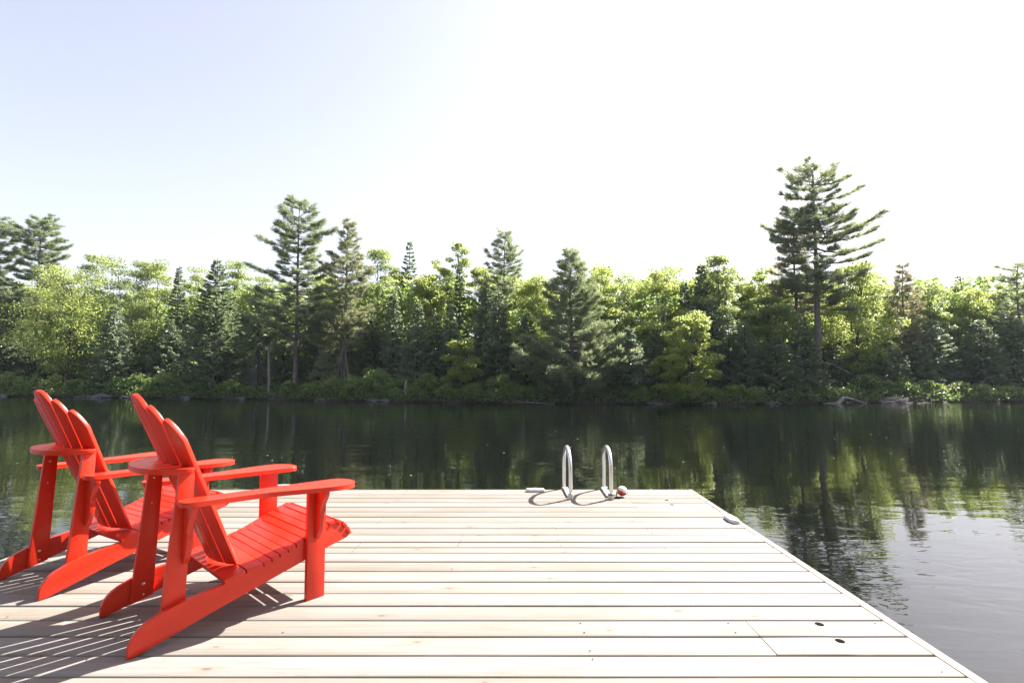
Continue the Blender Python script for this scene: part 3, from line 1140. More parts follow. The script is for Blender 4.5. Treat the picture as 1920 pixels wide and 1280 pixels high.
# ================================================================ THE FOREST
PINES = [
    # px, ytop, offset, half width, crown bottom, seed, profile, label, material, options
    (558, 378, 2.5, 84, 655, 11, 'layer', "tallest dark green pine of the bank, rising behind the pale broken snag", PINE, dict(tr=0.17, whorl=0.46, per=(5, 6), tuft=26, skip=0.08, sub=11, nl=0.25)),
    (650, 413, 3.2, 76, 665, 12, 'cone', "broad olive-green pine with forked bare lower limbs beside the tallest dark pine", OLIVE, dict(tr=0.16, whorl=0.30, per=(5, 6), tuft=22, up=0.16, sub=8)),
    (75, 412, 5.0, 84, 600, 13, 'layer', "wide-crowned pine rising behind the bright round maple", PINE, dict(tr=0.16, whorl=0.44, per=(5, 6), tuft=26, sub=11, nl=0.25)),
    (-14, 404, 4.0, 66, 640, 14, 'layer', "dark pine cut by the picture edge beside the wide-crowned pine", PINE, dict(tr=0.15, whorl=0.46, per=(5, 6), tuft=26, sub=11, nl=0.25)),
    (948, 432, 7.0, 54, 580, 15, 'cone', "blue-green pine crown topping the broadleaf trees in mid-forest", PINE, dict(tr=0.14, whorl=0.28, per=(5, 6), tuft=20, up=0.3, sub=8)),
    (1072, 466, 1.0, 112, 738, 16, 'plume', "big feathery grey-green pine sweeping down to the water behind the ladder", PINE, dict(tr=0.15, whorl=0.25, per=(5, 7), tuft=20, up=0.22, nl=0.25, sub=9)),
    (1525, 322, 3.0, 84, 560, 17, 'crown', "tall sparse pine with a long bare trunk above the fallen log", PINE, dict(tr=0.23, whorl=0.38, per=(5, 7), tuft=26, skip=0.22, sub=11, nl=0.23, width=0.020, amp=0.16)),
    (1490, 404, 4.5, 62, 590, 18, 'layer', "shorter rusty pine standing close behind the tall sparse pine", RUSTY, dict(tr=0.14, whorl=0.34, per=(5, 6), tuft=20, skip=0.06, sub=9)),
    (1697, 496, 4.0, 46, 700, 19, 'cone', "narrow rusty-green pine standing behind the brush pile", RUSTY, dict(tr=0.12, whorl=0.30, per=(5, 6), tuft=18, skip=0.06, sub=8)),
    (1912, 494, 4.5, 60, 640, 20, 'layer', "blue-green pine cut by the picture edge above the sparkling water", PINE, dict(tr=0.13, whorl=0.34, per=(5, 6), tuft=20, sub=8)),
    (606, 648, 1.6, 30, 716, 21, 'plume', "small olive pine under the forked bare limbs of the broad pine", OLIVE, dict(tr=0.05, whorl=0.26, tuft=15, nl=0.16)),
]
PROF = {
    'layer': lambda R_: (lambda t: R_ * (0.80 + 0.28 * math.sin(t * 9)) * (1 - t) ** 0.50 * (0.75 + 0.25 * min(1, t * 4)) + 0.12),
    'cone': lambda R_: (lambda t: R_ * (1.05 - t) ** 0.80 * (0.8 + 0.2 * math.sin(t * 13)) + 0.1),
    'plume': lambda R_: (lambda t: R_ * ((1 - t) ** 0.95 * 0.97 + 0.03) * (0.85 + 0.15 * math.sin(t * 11)) + 0.08),
    'crown': lambda R_: (lambda t: R_ * (0.35 + 0.75 * math.sin(math.pi * min(1, 0.12 + 0.86 * t)) ** 0.8) * (0.72 + 0.28 * math.sin(t * 14 + 1))),
}
for px, yt, off, hwp, ycb, seed, pk, label, mat, opt in PINES:
    rng = np.random.default_rng(seed)
    base, h, rad, z0 = spot(px, off, yt, hwp, ycb)
    extra = ()
    lean = (0, 0)
    if seed == 17:
        lean = (0.05, 0)
        extra = tuple((z0 + (h - z0) * q, a, L, e) for q, a, L, e in
                      ((0.40, 0.05, 4.0, 0.03), (0.30, -0.1, 3.0, 0.02), (0.50, 0.3, 2.6, 0.1), (0.45, -0.2, 3.3, 0.12), (0.36, 0.25, 2.6, 0.02), (0.78, 0.0, 2.9, 0.20), (0.66, 3.3, 2.2, 0.05), (0.80, 3.0, 1.9, 0.10), (0.56, 2.9, 2.2, 0.05), (0.62, 0.2, 2.4, 0.1),
                       (0.20, -0.3, 2.6, -0.1), (0.05, 0.2, 2.3, -0.05), (-0.05, -0.6, 1.9, -0.25), (0.12, 3.4, 2.2, 0.0), (0.90, 0.1, 2.3, 0.18), (0.93, 2.6, 1.2, 0.3), (0.88, 1.2, 1.6, 0.3)))
    if seed == 11:
        extra = tuple((z0 + (h - z0) * q, a, L, e) for q, a, L, e in
                      ((0.52, 3.2, 3.1, 0.05), (0.70, 3.1, 2.6, 0.14), (0.42, 3.05, 3.7, -0.05), (0.55, 0.1, 2.6, 0.08), (0.75, 0.0, 2.4, 0.2), (0.36, 0.1, 2.7, 0.0), (0.40, 0.3, 2.4, 0.05)))
    if seed == 16:
        extra = tuple((h * q, a, L, e) for q, a, L, e in
                      ((0.14, -0.25, 3.1, 0.10), (0.22, 0.1, 2.8, 0.08), (0.32, -0.4, 2.6, 0.12), (0.30, 3.5, 3.0, 0.15), (0.40, 0.0, 2.2, 0.2), (0.10, -1.6, 2.2, 0.1), (0.16, -2.2, 2.4, 0.1)))
    w_, c_ = pine(rng, h, PROF[pk](rad), z0, lean=lean, extra=extra, **opt)
    place_tree('pine', "pine_tree", label, "pine tree", base, w_, c_, PBARK, mat)

SPRUCES = [
    # px, ytop, offset, half width, crown bottom, seed, label, options
    (405, 486, 2.0, 62, 712, 31, "big dark spruce with layered boughs beside the dead-limbed grey spruce", dict(tr=0.13, dead_from=0.5)),
    (484, 548, 2.2, 42, 650, 32, "spruce with a dark top and drooping grey dead lower limbs", dict(tr=0.10, dead_from=0.45, droop=0.4)),
    (333, 500, 5.0, 22, 660, 33, "slim dark spruce spire between the pale birch and the big dark spruce", dict(taper=1.0)),
    (214, 572, 1.5, 38, 716, 34, "frosty young fir standing just before the pale birch", dict(droop=0.12)),
    (768, 454, 9.0, 22, 575, 35, "blue spruce tip poking above the bright broadleaf trees beside the broad olive pine", dict(step=0.3)),
    (738, 545, 3.0, 27, 738, 36, "narrow sunlit-edged fir beside the broad olive pine", dict()),
    (782, 568, 2.4, 36, 738, 37, "pointed grey-green fir, second of the firs from the broad olive pine", dict()),
    (818, 590, 3.4, 28, 738, 38, "short dark fir squeezed between two pointed grey-green firs", dict()),
    (844, 571, 3.2, 26, 722, 39, "pointed fir directly above the small yellow maple", dict()),
    (862, 500, 6.5, 15, 650, 40, "thin dark spruce spire high above the small yellow maple", dict(step=0.28)),
    (912, 530, 4.2, 42, 738, 41, "dark fir standing behind and beside the small yellow maple", dict()),
    (935, 543, 3.0, 36, 742, 42, "tall dark fir between the small yellow maple and the feathery pine", dict()),
    (1180, 612, 1.0, 36, 706, 43, "fir with a bare reddish lower trunk at the water beside the feathery pine", dict(tr=0.075, droop=0.15)),
    (1283, 524, 5.0, 17, 660, 44, "thin dark spruce spire behind the leaning bright maple", dict()),
    (1315, 495, 5.5, 13, 600, 45, "spindly spruce with a club-like top against the white sky", dict(taper=0.5, step=0.2)),
    (1336, 560, 4.0, 33, 730, 46, "dark fir just behind the leaning bright maple's far side", dict()),
    (1366, 590, 2.6, 38, 742, 47, "dense dark fir between the leaning bright maple and the layered fir", dict()),
    (1397, 606, 2.0, 40, 745, 48, "shadowed fir next to the densely layered dark fir", dict()),
    (1455, 628, 1.5, 52, 747, 49, "densely layered dark fir reaching the water before the tall sparse pine", dict(dens=1.25, droop=0.1)),
    (1660, 638, 2.2, 52, 728, 50, "wide dark fir behind the bushes by the brush pile", dict()),
    (1798, 518, 8.0, 18, 620, 51, "small spruce tip on the skyline above the shaded shore", dict(step=0.3)),
    (12, 560, 2.4, 54, 706, 52, "dark fir at the picture edge below the wide-crowned pine", dict()),
    (1508, 602, 1.6, 42, 742, 53, "dark fir hiding the foot of the tall sparse pine", dict()),
    (1750, 598, 3.2, 48, 735, 54, "shaded fir behind the low bushes past the brush pile", dict()),
    (1835, 600, 2.8, 54, 738, 55, "broad shaded fir above the bushes by the sparkling water", dict()),
    (1898, 588, 3.2, 58, 738, 56, "broad shaded fir at the picture edge above the sparkling water", dict()),
    (532, 628, 3.4, 34, 738, 57, "dark fir between the pale snag and the tallest pine's trunk", dict()),
    (318, 600, 3.0, 44, 725, 58, "dim fir under the slim spruce spire", dict()),
    (596, 590, 4.2, 38, 725, 59, "dim fir between the tallest pine and the broad olive pine", dict()),
    (700, 596, 3.8, 40, 738, 60, "dim fir under the sunny side of the broad olive pine", dict()),
    (988, 588, 3.0, 44, 742, 61, "dark fir touching the feathery pine's inner boughs", dict()),
    (1226, 618, 4.0, 40, 738, 62, "dim fir behind the small shoreline maple", dict()),
    (1560, 640, 3.4, 40, 738, 63, "dim fir between the tall sparse pine and the twin grey trunk", dict()),
    (58, 632, 3.6, 50, 726, 64, "dim fir under the bright round maple's outer boughs", dict()),
    (150, 648, 4.0, 46, 720, 65, "dim fir in the shade behind the bright round maple's trunk", dict()),
    (272, 636, 3.4, 42, 722, 66, "dim fir beside the frosty young fir", dict()),
    (440, 640, 3.6, 40, 728, 67, "dim fir between the big dark spruce and the dead-limbed spruce", dict()),
    (1125, 600, 3.6, 40, 738, 68, "dim fir behind the feathery pine's outer boughs", dict()),
    (1610, 640, 3.8, 40, 738, 69, "dim fir behind the twin grey trunk above the fallen log", dict()),
    (1720, 640, 2.6, 36, 738, 70, "small dark fir between the wide dark fir and the shaded firs", dict()),
]
for px, yt, off, hwp, ycb, seed, label, opt in SPRUCES:
    rng = np.random.default_rng(seed)
    base, h, rad, z0 = spot(px, off, yt, hwp, ycb)
    w_, c_, d_ = spruce(rng, h, rad * 1.22, z0, **opt)
    place_tree('spruce', "spruce_tree" if "spruce" in label else "fir_tree", label, "spruce tree" if "spruce" in label else "fir tree", base, w_, c_, BARK, FROSTLIT if seed in (34, 36, 37, 39, 42, 43, 46, 48, 54) else SPRUCE, d_)

BROAD = [
    # px, ytop, offset, half width, crown bottom, seed, label, leaf, options
    (130, 506, 2.6, 104, 690, 71, "bright yellow-green round maple on the bank behind the red chairs", MAPLE, dict(nc=95, per=150, tr=0.14, bark=BARK)),
    (240, 478, 5.0, 66, 640, 72, "pale-barked birch with forking white trunks behind the frosty fir", BIRCH, dict(nc=60, forks=3, tr=0.10, bark=WBARK)),
    (178, 480, 8.0, 46, 640, 73, "green broadleaf top between the wide-crowned pine and the pale birch", BIRCH, dict(nc=40)),
    (294, 496, 7.5, 50, 650, 74, "yellow-green broadleaf top between the pale birch and the slim spruce", MAPLE, dict(nc=44)),
    (372, 498, 8.5, 44, 650, 75, "green broadleaf top between the slim spruce and the big dark spruce", BIRCH, dict(nc=40)),
    (440, 490, 8.0, 44, 640, 76, "green broadleaf top just behind the big dark spruce", BIRCH, dict(nc=42)),
    (492, 520, 8.5, 44, 640, 77, "green broadleaf top behind the tallest pine's long lower limb", BIRCH, dict(nc=40)),
    (604, 518, 8.0, 46, 640, 78, "glowing yellow-green broadleaf between the two tall pines", MAPLE, dict(nc=44)),
    (706, 470, 6.5, 52, 660, 79, "green broadleaf tree directly beside the broad olive pine's top", BIRCH, dict(nc=52)),
    (745, 500, 8.5, 38, 630, 80, "small broadleaf top below the blue spruce tip", MAPLE, dict(nc=34)),
    (800, 516, 6.0, 54, 650, 81, "sunlit yellow-green maple behind the row of pointed firs", MAPLE, dict(nc=56)),
    (822, 490, 8.5, 42, 620, 82, "round broadleaf top between the blue spruce tip and the airy pale top", MAPLE, dict(nc=40)),
    (862, 455, 9.0, 34, 570, 83, "airy pale broadleaf top standing highest beside the blue-green pine", BIRCH, dict(nc=34, per=120)),
    (905, 500, 8.0, 44, 640, 84, "yellow-green broadleaf under the blue-green pine crown", MAPLE, dict(nc=42)),
    (984, 520, 5.0, 66, 690, 85, "bright yellow-green birch with a slanting pale trunk before the feathery pine", MAPLE, dict(nc=66, bark=WBARK, tr=0.08, lean=(0.5, 0))),
    (1026, 528, 7.0, 42, 660, 86, "broadleaf top tucked beside the feathery pine's upper boughs", BIRCH, dict(nc=40)),
    (1126, 495, 6.0, 52, 670, 87, "yellow-green broadleaf rising behind the feathery pine's sunny side", MAPLE, dict(nc=52)),
    (1174, 512, 7.0, 44, 670, 88, "thin grey-green broadleaf between the feathery pine and the twin pale trunks", BIRCH, dict(nc=40, per=110)),
    (1240, 500, 5.0, 58, 670, 89, "broadleaf tree on slim twin pale trunks behind the small shoreline maple", MAPLE, dict(nc=56, forks=2, bark=WBARK, tr=0.075)),
    (1300, 522, 7.5, 42, 650, 90, "yellowish broadleaf behind the spindly spruce", MAPLE, dict(nc=40)),
    (1346, 481, 5.0, 56, 670, 91, "tall grey-green broadleaf dome beside the spindly spruce", BIRCH, dict(nc=62, tr=0.11)),
    (1290, 588, 1.0, 58, 736, 92, "leaning bright maple with tiers of pale sunlit leaves over the water", MAPLE, dict(nc=60, lean=(0.35, 0), bark=PBARK, L=0.12)),
    (1235, 668, 0.9, 36, 742, 93, "small pale-topped shoreline maple beside the leaning bright maple", MAPLE, dict(nc=36, L=0.12)),
    (866, 634, 1.2, 44, 736, 94, "small yellow maple glowing before the dark firs", MAPLE, dict(nc=34, L=0.125)),
    (1420, 500, 6.5, 48, 650, 95, "open broadleaf with dark twin stems between the grey-green dome and the rusty pine", MAPLE, dict(nc=40, per=120, forks=2)),
    (1445, 556, 3.5, 54, 690, 96, "soft green broadleaf above the densely layered dark fir", BIRCH, dict(nc=56)),
    (1392, 530, 7.5, 44, 650, 97, "broadleaf top just behind the grey-green dome", BIRCH, dict(nc=40)),
    (1560, 556, 6.5, 52, 690, 98, "broadleaf showing through the tall sparse pine's lower limbs", MAPLE, dict(nc=46)),
    (1604, 498, 3.5, 70, 690, 99, "big yellow-green broadleaf on a twin grey trunk above the fallen log", MAPLE, dict(nc=80, forks=2, tr=0.12, bark=PBARK)),
    (1648, 556, 5.0, 46, 690, 100, "green broadleaf between the twin grey trunk and the narrow rusty pine", BIRCH, dict(nc=44)),
    (1702, 566, 7.5, 46, 690, 101, "green broadleaf behind the narrow rusty-green pine", BIRCH, dict(nc=42)),
    (1752, 530, 5.0, 52, 690, 102, "rounded broadleaf next to the narrow rusty-green pine", BIRCH, dict(nc=54)),
    (1816, 545, 5.5, 54, 690, 103, "yellow-green broadleaf below the skyline spruce tip", MAPLE, dict(nc=54)),
    (1862, 548, 6.5, 50, 690, 104, "broadleaf between the skyline spruce tip and the edge pine", BIRCH, dict(nc=50)),
]
for px, yt, off, hwp, ycb, seed, label, leaf, opt in BROAD:
    rng = np.random.default_rng(seed)
    base, h, rad, z0 = spot(px, off, yt, hwp, ycb)
    opt = dict(opt)
    bark = opt.pop("bark", BARK)
    w_, c_ = broadleaf(rng, h, rad, z0, **opt)
    if bark is WBARK:
        nm, ct = "birch_tree", "birch tree"
    elif "maple" in label:
        nm, ct = "maple_tree", "maple tree"
    else:
        nm, ct = "broadleaf_tree", "broadleaf tree"
    place_tree('broad', nm, label, ct, base, w_, c_, bark, leaf)

# bushes along the far waterline
BUSHES = [
    # px, ytop, offset, half width px, label
    (8, 698, 0.8, 38, "sunny low bush at the picture edge under the dark edge fir"),
    (60, 700, 0.9, 34, "low bush below the wide-crowned pine, behind the red chair's tall back"),
    (100, 702, 0.8, 30, "yellow-green bush under the bright round maple"),
    (140, 712, 0.7, 26, "small dark bush at the waterline below the bright round maple"),
    (178, 708, 0.7, 30, "fresh green bush below the frosty young fir"),
    (222, 706, 0.6, 28, "bush between the frosty young fir and the water"),
    (258, 698, 0.9, 34, "grey-green bush beside the frosty young fir"),
    (312, 696, 0.8, 36, "rounded green bush below the slim spruce spire"),
    (372, 716, 0.7, 26, "low bush at the foot of the big dark spruce"),
    (432, 714, 0.7, 28, "low bush under the dead-limbed spruce"),
    (470, 724, 0.6, 18, "small bush at the foot of the pale snag"),
    (545, 716, 0.9, 26, "low bush below the tallest dark pine's trunk"),
    (590, 712, 0.8, 28, "bright bush at the bare earth bank"),
    (622, 704, 0.8, 34, "pale sunlit bush under the forked bare limbs"),
    (662, 704, 0.9, 36, "leafy bush below the broad olive pine"),
    (706, 686, 1.1, 40, "tallest shoreline bush, beside the broad olive pine"),
    (752, 706, 0.8, 34, "bush by the short grey stump"),
    (800, 700, 1.0, 36, "bush below the pointed grey-green firs"),
    (838, 716, 0.7, 28, "bush just before the small yellow maple"),
    (884, 718, 0.7, 30, "dark bush beside the small yellow maple"),
    (940, 700, 1.0, 40, "round green bush below the tall dark fir"),
    (985, 722, 0.6, 24, "low bush behind the grey driftwood branches"),
    (1205, 722, 0.6, 24, "low bush at the foot of the bare-trunked fir"),
    (1262, 730, 0.5, 20, "low bush between the small shoreline maple and the leaning maple"),
    (1332, 726, 0.6, 26, "bush under the leaning bright maple's outer tiers"),
    (1378, 720, 0.8, 30, "green bush below the dense dark fir"),
    (1412, 724, 0.6, 24, "bush beside the densely layered dark fir"),
    (1505, 720, 0.7, 28, "fresh bush at the foot of the tall sparse pine"),
    (1546, 722, 0.7, 24, "yellow-tipped bush just before the fallen log"),
    (1580, 728, 0.7, 22, "bush behind the fallen log's root end"),
    (1625, 702, 1.2, 38, "big green bush between the fallen log and the brush pile"),
    (1660, 712, 0.8, 22, "yellow-lit bush directly above the brush pile"),
    (1695, 706, 1.0, 34, "dark round bush behind the brush pile"),
    (1740, 714, 0.9, 36, "low dark bush behind the thin upright stick"),
    (1795, 716, 0.9, 32, "sunny low bush past the thin upright stick"),
    (1835, 722, 0.8, 28, "yellow-tipped low bush by the sparkling water"),
    (1888, 724, 0.8, 32, "dark low bush at the picture edge by the sparkling water"),
]


def bush(rng, r, h):
    wood, crown = Geo(), Geo()
    n = 26
    a = rng.uniform(0, 6.28, n)
    t = rng.uniform(0.05, 1, n)
    rr = r * np.sqrt(rng.uniform(0.1, 1, n)) * np.sqrt(np.clip(1.08 - t ** 2, 0.1, 1)) * 0.85
    C = np.stack([rr * np.cos(a), rr * np.sin(a) * 0.8, h * t * 0.9], 1)
    leaf_cloud(crown, rng, C, r * rng.uniform(0.2, 0.36, n), 58, 0.125, 0.7, 1.0)
    for i in range(0, n, 2):
        b = np.array([C[i][0] * 0.25, C[i][1] * 0.25, -0.1])
        wood.tube(spline([b, (b + C[i]) / 2 + np.array([0, 0, 0.05]), C[i]], 2, False), np.linspace(0.018, 0.006, 5), 4, cap=False)
    return wood, crown


for i, (px, yt, off, hwp, label) in enumerate(BUSHES):
    rng = np.random.default_rng(200 + i)
    base, h, rad, z0 = spot(px, off, yt, hwp, 745)
    h = max(h, 0.5)
    w_, c_ = bush(rng, rad, h)
    t = thing("shore_bush", label, "bush", base, 0, "bushes along the far waterline")
    w_.build("stems", BARK, t)
    c_.build("foliage", BIRCH if "yellow" in label or "sunny" in label or "sunlit" in label else BUSHL, t)  # yellower leaves; on sunny, sunlit and yellow-lit bushes sunlight put into the colour


# undergrowth of the bank and the wood behind the named trees: nobody could count these
def build_masses():
    rng = np.random.default_rng(900)
    g = Geo()
    n = 52000
    x = rng.uniform(-52, 50, n)
    s = rng.uniform(0, 1, n) ** 1.7 * 7.5 - 0.22
    y = shore_y(x) + s
    z = np.maximum(ground_z(x, y), WATER_Z + 0.10) + rng.uniform(0, 1, n) ** 1.6 * (0.35 + 0.35 * np.sin(x * 1.9) ** 2) + 0.02
    C = np.stack([x, y, z], 1)
    nr = unit(rng.normal(size=(n, 3)) * 0.7 + np.array([0, -0.1, 0.8]))
    A = unit(np.cross(nr, rng.normal(size=(n, 3))))
    L = rng.uniform(0.09, 0.22, n)
    g.leaves(C, A, unit(np.cross(nr, A)), L, L * 0.55)
    tag(g.build("undergrowth", UNDERL), kind="stuff")

    g = Geo()
    cs, rs = [], []
    for k in range(420):
        x = rng.uniform(-62, 60)
        off = rng.uniform(6.5, 16)
        y = float(shore_y(x)) + off
        zb = float(ground_z(x, y))
        H = rng.uniform(6.5, 8.3) + 0.10 * (off - 8)
        for q in range(15):
            t = rng.uniform(0.02, 1)
            cs.append((x + rng.normal() * 0.9 * (1.1 - 0.6 * t), y + rng.normal() * 0.7, zb + H * t * 0.93))
            rs.append(rng.uniform(0.55, 1.0))
    for k in range(260):                                   # lower growth between the trunks
        x = rng.uniform(-60, 58)
        off = rng.uniform(4.5, 9.5)
        y = float(shore_y(x)) + off
        zb = float(ground_z(x, y))
        H = rng.uniform(1.8, 4.2)
        for q in range(8):
            cs.append((x + rng.normal() * 0.6, y + rng.normal() * 0.5, zb + H * rng.uniform(0.05, 1)))
            rs.append(rng.uniform(0.4, 0.8))
    for k in range(170):                                   # the wood runs on past both ends of the bank
        x = rng.uniform(60, 120) * (1 if k % 2 else -1)
        off = rng.uniform(1.5, 12)
        y = float(shore_y(x)) + off
        zb = float(ground_z(x, y))
        H = rng.uniform(6.0, 9.5)
        for q in range(15):
            t = rng.uniform(0.02, 1)
            cs.append((x + rng.normal() * 1.1 * (1.1 - 0.6 * t), y + rng.normal() * 0.8, zb + H * t * 0.93))
            rs.append(rng.uniform(0.6, 1.2))
    leaf_cloud(g, rng, np.array(cs), np.array(rs), 40, 0.34)
    tag(g.build("forest", BUSHL), kind="stuff")
    # unseen near-shore trees behind the camera, added to darken the light on the chairs
    g = Geo()
    cs, rs = [], []
    for k in range(110):
        x, y = rng.uniform(-26, 26), rng.uniform(-20, -9)
        H = rng.uniform(6.0, 9.0)
        for q in range(16):
            t = rng.uniform(0.02, 1)
            cs.append((x + rng.normal() * 1.2 * (1.1 - 0.6 * t), y + rng.normal() * 1.0, 0.2 + H * t))
            rs.append(rng.uniform(0.8, 1.4))
    leaf_cloud(g, rng, np.array(cs), np.array(rs), 26, 0.62)
    tag(g.build("forest", BUSHL), kind="stuff")


build_masses()


# ================================================================ DEAD WOOD, ROCKS, DEBRIS AT THE FAR SHORE
def shore_pt(px, off, dz=0.0):
    base, *_ = spot(px, off, 700, 10, 740)
    return Vector((base[0], base[1], dz))


def build_deadwood():
    rng = np.random.default_rng(77)
    # broken snag
    base, h, *_ = spot(505, 0.9, 648, 5, 735)
    t = thing("dead_snag", "pale broken-topped dead snag standing at the waterline before the dead-limbed spruce", "dead tree", base)
    g = Geo()
    g.tube(spline([(0.03, 0, 0), (0.02, 0, h * 0.3), (-0.02, 0, h * 0.65), (-0.05, 0, h)], 4, False), np.linspace(0.085, 0.055, 13), 9)
    g.build("trunk", DRIFT, t, smooth=True)
    g = Geo()
    g.tube([(-0.04, -0.02, h * 0.93), (-0.16, -0.05, h * 0.95), (-0.26, -0.05, h * 0.93)], [0.035, 0.025, 0.01], 6)
    g.tube([(0.0, 0.0, h * 0.55), (0.14, -0.05, h * 0.50), (0.2, -0.1, h * 0.42)], [0.02, 0.014, 0.006], 5)
    g.build("broken_limbs", DRIFT, t)
    # stump
    base, h, *_ = spot(761, 0.7, 711, 5, 725)
    t = thing("tree_stump", "short grey pointed stump among the bushes below the firs", "stump", base)
    g = Geo()
    g.tube([(0, 0, 0), (0.01, 0, h * 0.6), (0.0, 0, h * 0.85), (0.05, 0, h)], [0.10, 0.085, 0.075, 0.025], 9)
    g.build("stump_wood", DRIFT, t, smooth=True)
    # forked bare limbs below the broad olive pine: they hang from their own dead tree
    base, h, *_ = spot(640, 1.9, 640, 5, 735)
    t = thing("dead_tree", "leafless grey dead tree with forked limbs under the broad olive pine", "dead tree", base)
    g = Geo()
    top = np.array([0.1, 0.2, h])
    for ex, ez in ((-0.75, 0.2), (-0.35, 0.1), (0.1, 0.0), (0.5, 0.15), (0.75, 0.1)):
        mid = np.array([ex * 0.45 + rng.normal() * 0.06, 0.1, h * 0.55])
        g.tube(spline([top, mid, (ex, rng.normal() * 0.1, ez)], 4, False), np.linspace(0.035, 0.028, 9), 6)
        for q in range(4):
            c = mid + (np.array([ex, 0, ez]) - mid) * rng.uniform(0, 0.8)
            e = c + np.array([rng.normal() * 0.3, rng.normal() * 0.2, -rng.uniform(0.1, 0.4)])
            g.tube([c, (c + e) / 2, e], [0.014, 0.01, 0.004], 4, cap=False)
    for ex, ez in ((-1.1, h * 0.82), (-0.9, h * 1.02), (0.9, h * 0.9)):
        g.tube(spline([top, (ex * 0.5, 0, (h + ez) / 2 + 0.08), (ex, -0.1, ez)], 4, False), np.linspace(0.03, 0.01, 9), 5)
    g.build("bare_limbs", DEADW, t, smooth=True)
    # fallen log with a root block
    p = shore_pt(1590, -0.45, WATER_Z)
    t = thing("fallen_log", "weathered fallen log with a chunky root end and an upright twig lying in the shallows", "log", p)
    t.scale = (0.85, 0.85, 0.85)
    g = Geo()
    g.tube([(-0.30, 0.1, 0.36), (0.1, 0.02, 0.28), (0.55, 0, 0.14), (1.0, -0.05, -0.02)], [0.09, 0.085, 0.07, 0.05], 9)
    g.build("trunk", DEADW, t, smooth=True)
    g = Geo()
    g.tube([(-0.80, 0, -0.05), (-0.55, 0, 0.14), (-0.30, 0.05, 0.40)], [0.10, 0.13, 0.10], 8)
    g.tube([(-0.62, 0, 0.02), (-1.2, -0.02, 0.03), (-1.7, 0, 0.0)], [0.06, 0.05, 0.03], 7)
    g.build("root_end", DRIFT, t, smooth=True)
    g = Geo()
    g.tube(spline([(0.9, -0.05, 0.0), (1.05, -0.05, 0.06), (1.12, -0.05, 0.2), (1.12, -0.05, 0.42)], 4, False), np.linspace(0.03, 0.02, 13), 6)
    g.build("upright_twig", DRIFT, t, smooth=True)
    # brush pile
    p = shore_pt(1675, -0.5, WATER_Z)
    t = thing("brush_pile", "heap of bleached sticks piled in the shallows past the fallen log", "brush pile", p)
    t.scale = (0.8, 0.8, 0.8)
    g = Geo()
    for k in range(150):
        a = rng.normal() * 0.35 + (0 if k % 2 else math.pi)
        q = rng.uniform(-0.7, 0.75)
        hh = max(0, 0.42 * (1 - (q / 0.85) ** 2)) * rng.uniform(0.0, 1.0)
        c = np.array([q, rng.normal() * 0.2, hh - 0.02])
        d = np.array([math.cos(a), math.sin(a) * 0.6, rng.normal() * 0.18]) * rng.uniform(0.2, 0.5)
        r = rng.uniform(0.008, 0.02)
        g.tube([c - d, c + rng.normal(size=3) * 0.02, c + d], [r, r, r * 0.6], 5, cap=False)
    g.tube([(-0.95, -0.25, 0.0), (0.0, -0.28, 0.16), (0.8, -0.2, 0.36)], [0.035, 0.035, 0.025], 7)
    g.build("sticks", DRIFT, t)
    # upright stick
    p = shore_pt(1743, -0.8, WATER_Z)
    t = thing("upright_stick", "thin pale stick poking up from the shallows past the brush pile", "stick", p)
    g = Geo()
    g.tube([(0, 0, -0.2), (0.01, 0, 0.1), (-0.02, 0, 0.32)], [0.03, 0.025, 0.012], 6)
    g.tube([(-0.75, 0, 0.0), (-0.3, 0, 0.015), (0.0, 0, 0.02)], [0.012, 0.02, 0.015], 6)
    g.build("stick_wood", DRIFT, t, smooth=True)
    # driftwood branches below the feathery pine
    for px0, px1, lab in ((968, 1040, "tangle of grey driftwood branches at the waterline below the feathery pine"),
                          (1212, 1242, "short grey driftwood branch in the water below the small shoreline maple")):
        p = shore_pt((px0 + px1) / 2, -0.35, WATER_Z)
        W_ = (px1 - px0) / 960 * 27.5
        t = thing("driftwood", lab, "driftwood", p)
        g = Geo()
        g.tube([(-W_ / 2, 0, 0.08), (0, -0.02, 0.05), (W_ / 2, 0.02, 0.0)], [0.03, 0.035, 0.02], 6)
        g.build("main_branch", DEADW, t, smooth=True)
        g = Geo()
        for k in range(int(5 + W_ * 5)):
            c = np.array([rng.uniform(-W_ / 2, W_ / 2), rng.normal() * 0.06, 0.05])
            e = c + np.array([rng.normal() * 0.3, rng.normal() * 0.1, abs(rng.normal()) * 0.16])
            g.tube([c, (c + e) / 2 + rng.normal(size=3) * 0.02, e], [0.013, 0.01, 0.005], 4, cap=False)
        g.build("twigs", DEADW, t)
    # slanting pale limb under the tall pine
    a, b = at(1532, 678, float(shore_y(17)) + 1.5), at(1592, 699, float(shore_y(18)) + 1.5)
    t = thing("fallen_limb", "slanting bare limb propped between the tall sparse pine and the twin grey trunk", "limb", a)
    d = np.array(b - a)
    g = Geo()
    g.tube(spline([(0, 0, 0), d * 0.45 + np.array([0, 0, 0.16]), d], 5, False), np.linspace(0.035, 0.028, 11), 6)
    for k in range(3):
        c = d * (0.3 + 0.2 * k) + np.array([0, 0, 0.12])
        g.tube([c, c + np.array([0.12, 0, 0.18]), c + np.array([0.22, 0, 0.26])], [0.014, 0.01, 0.004], 4, cap=False)
    g.build("limb_wood", DEADW, t, smooth=True)
    # bare thin dead shoots in front of the shadow under the bright maple
    base, h, *_ = spot(70, 2.0, 655, 5, 735)
    t = thing("dead_tree", "leaning bare dead trunk with hanging twigs under the bright round maple", "dead tree", base)
    g = Geo()
    g.tube(spline([(-0.6, -0.3, 0.15), (0.1, -0.1, h * 0.4), (0.3, 0, h)], 4, False), np.linspace(0.05, 0.03, 9), 6)
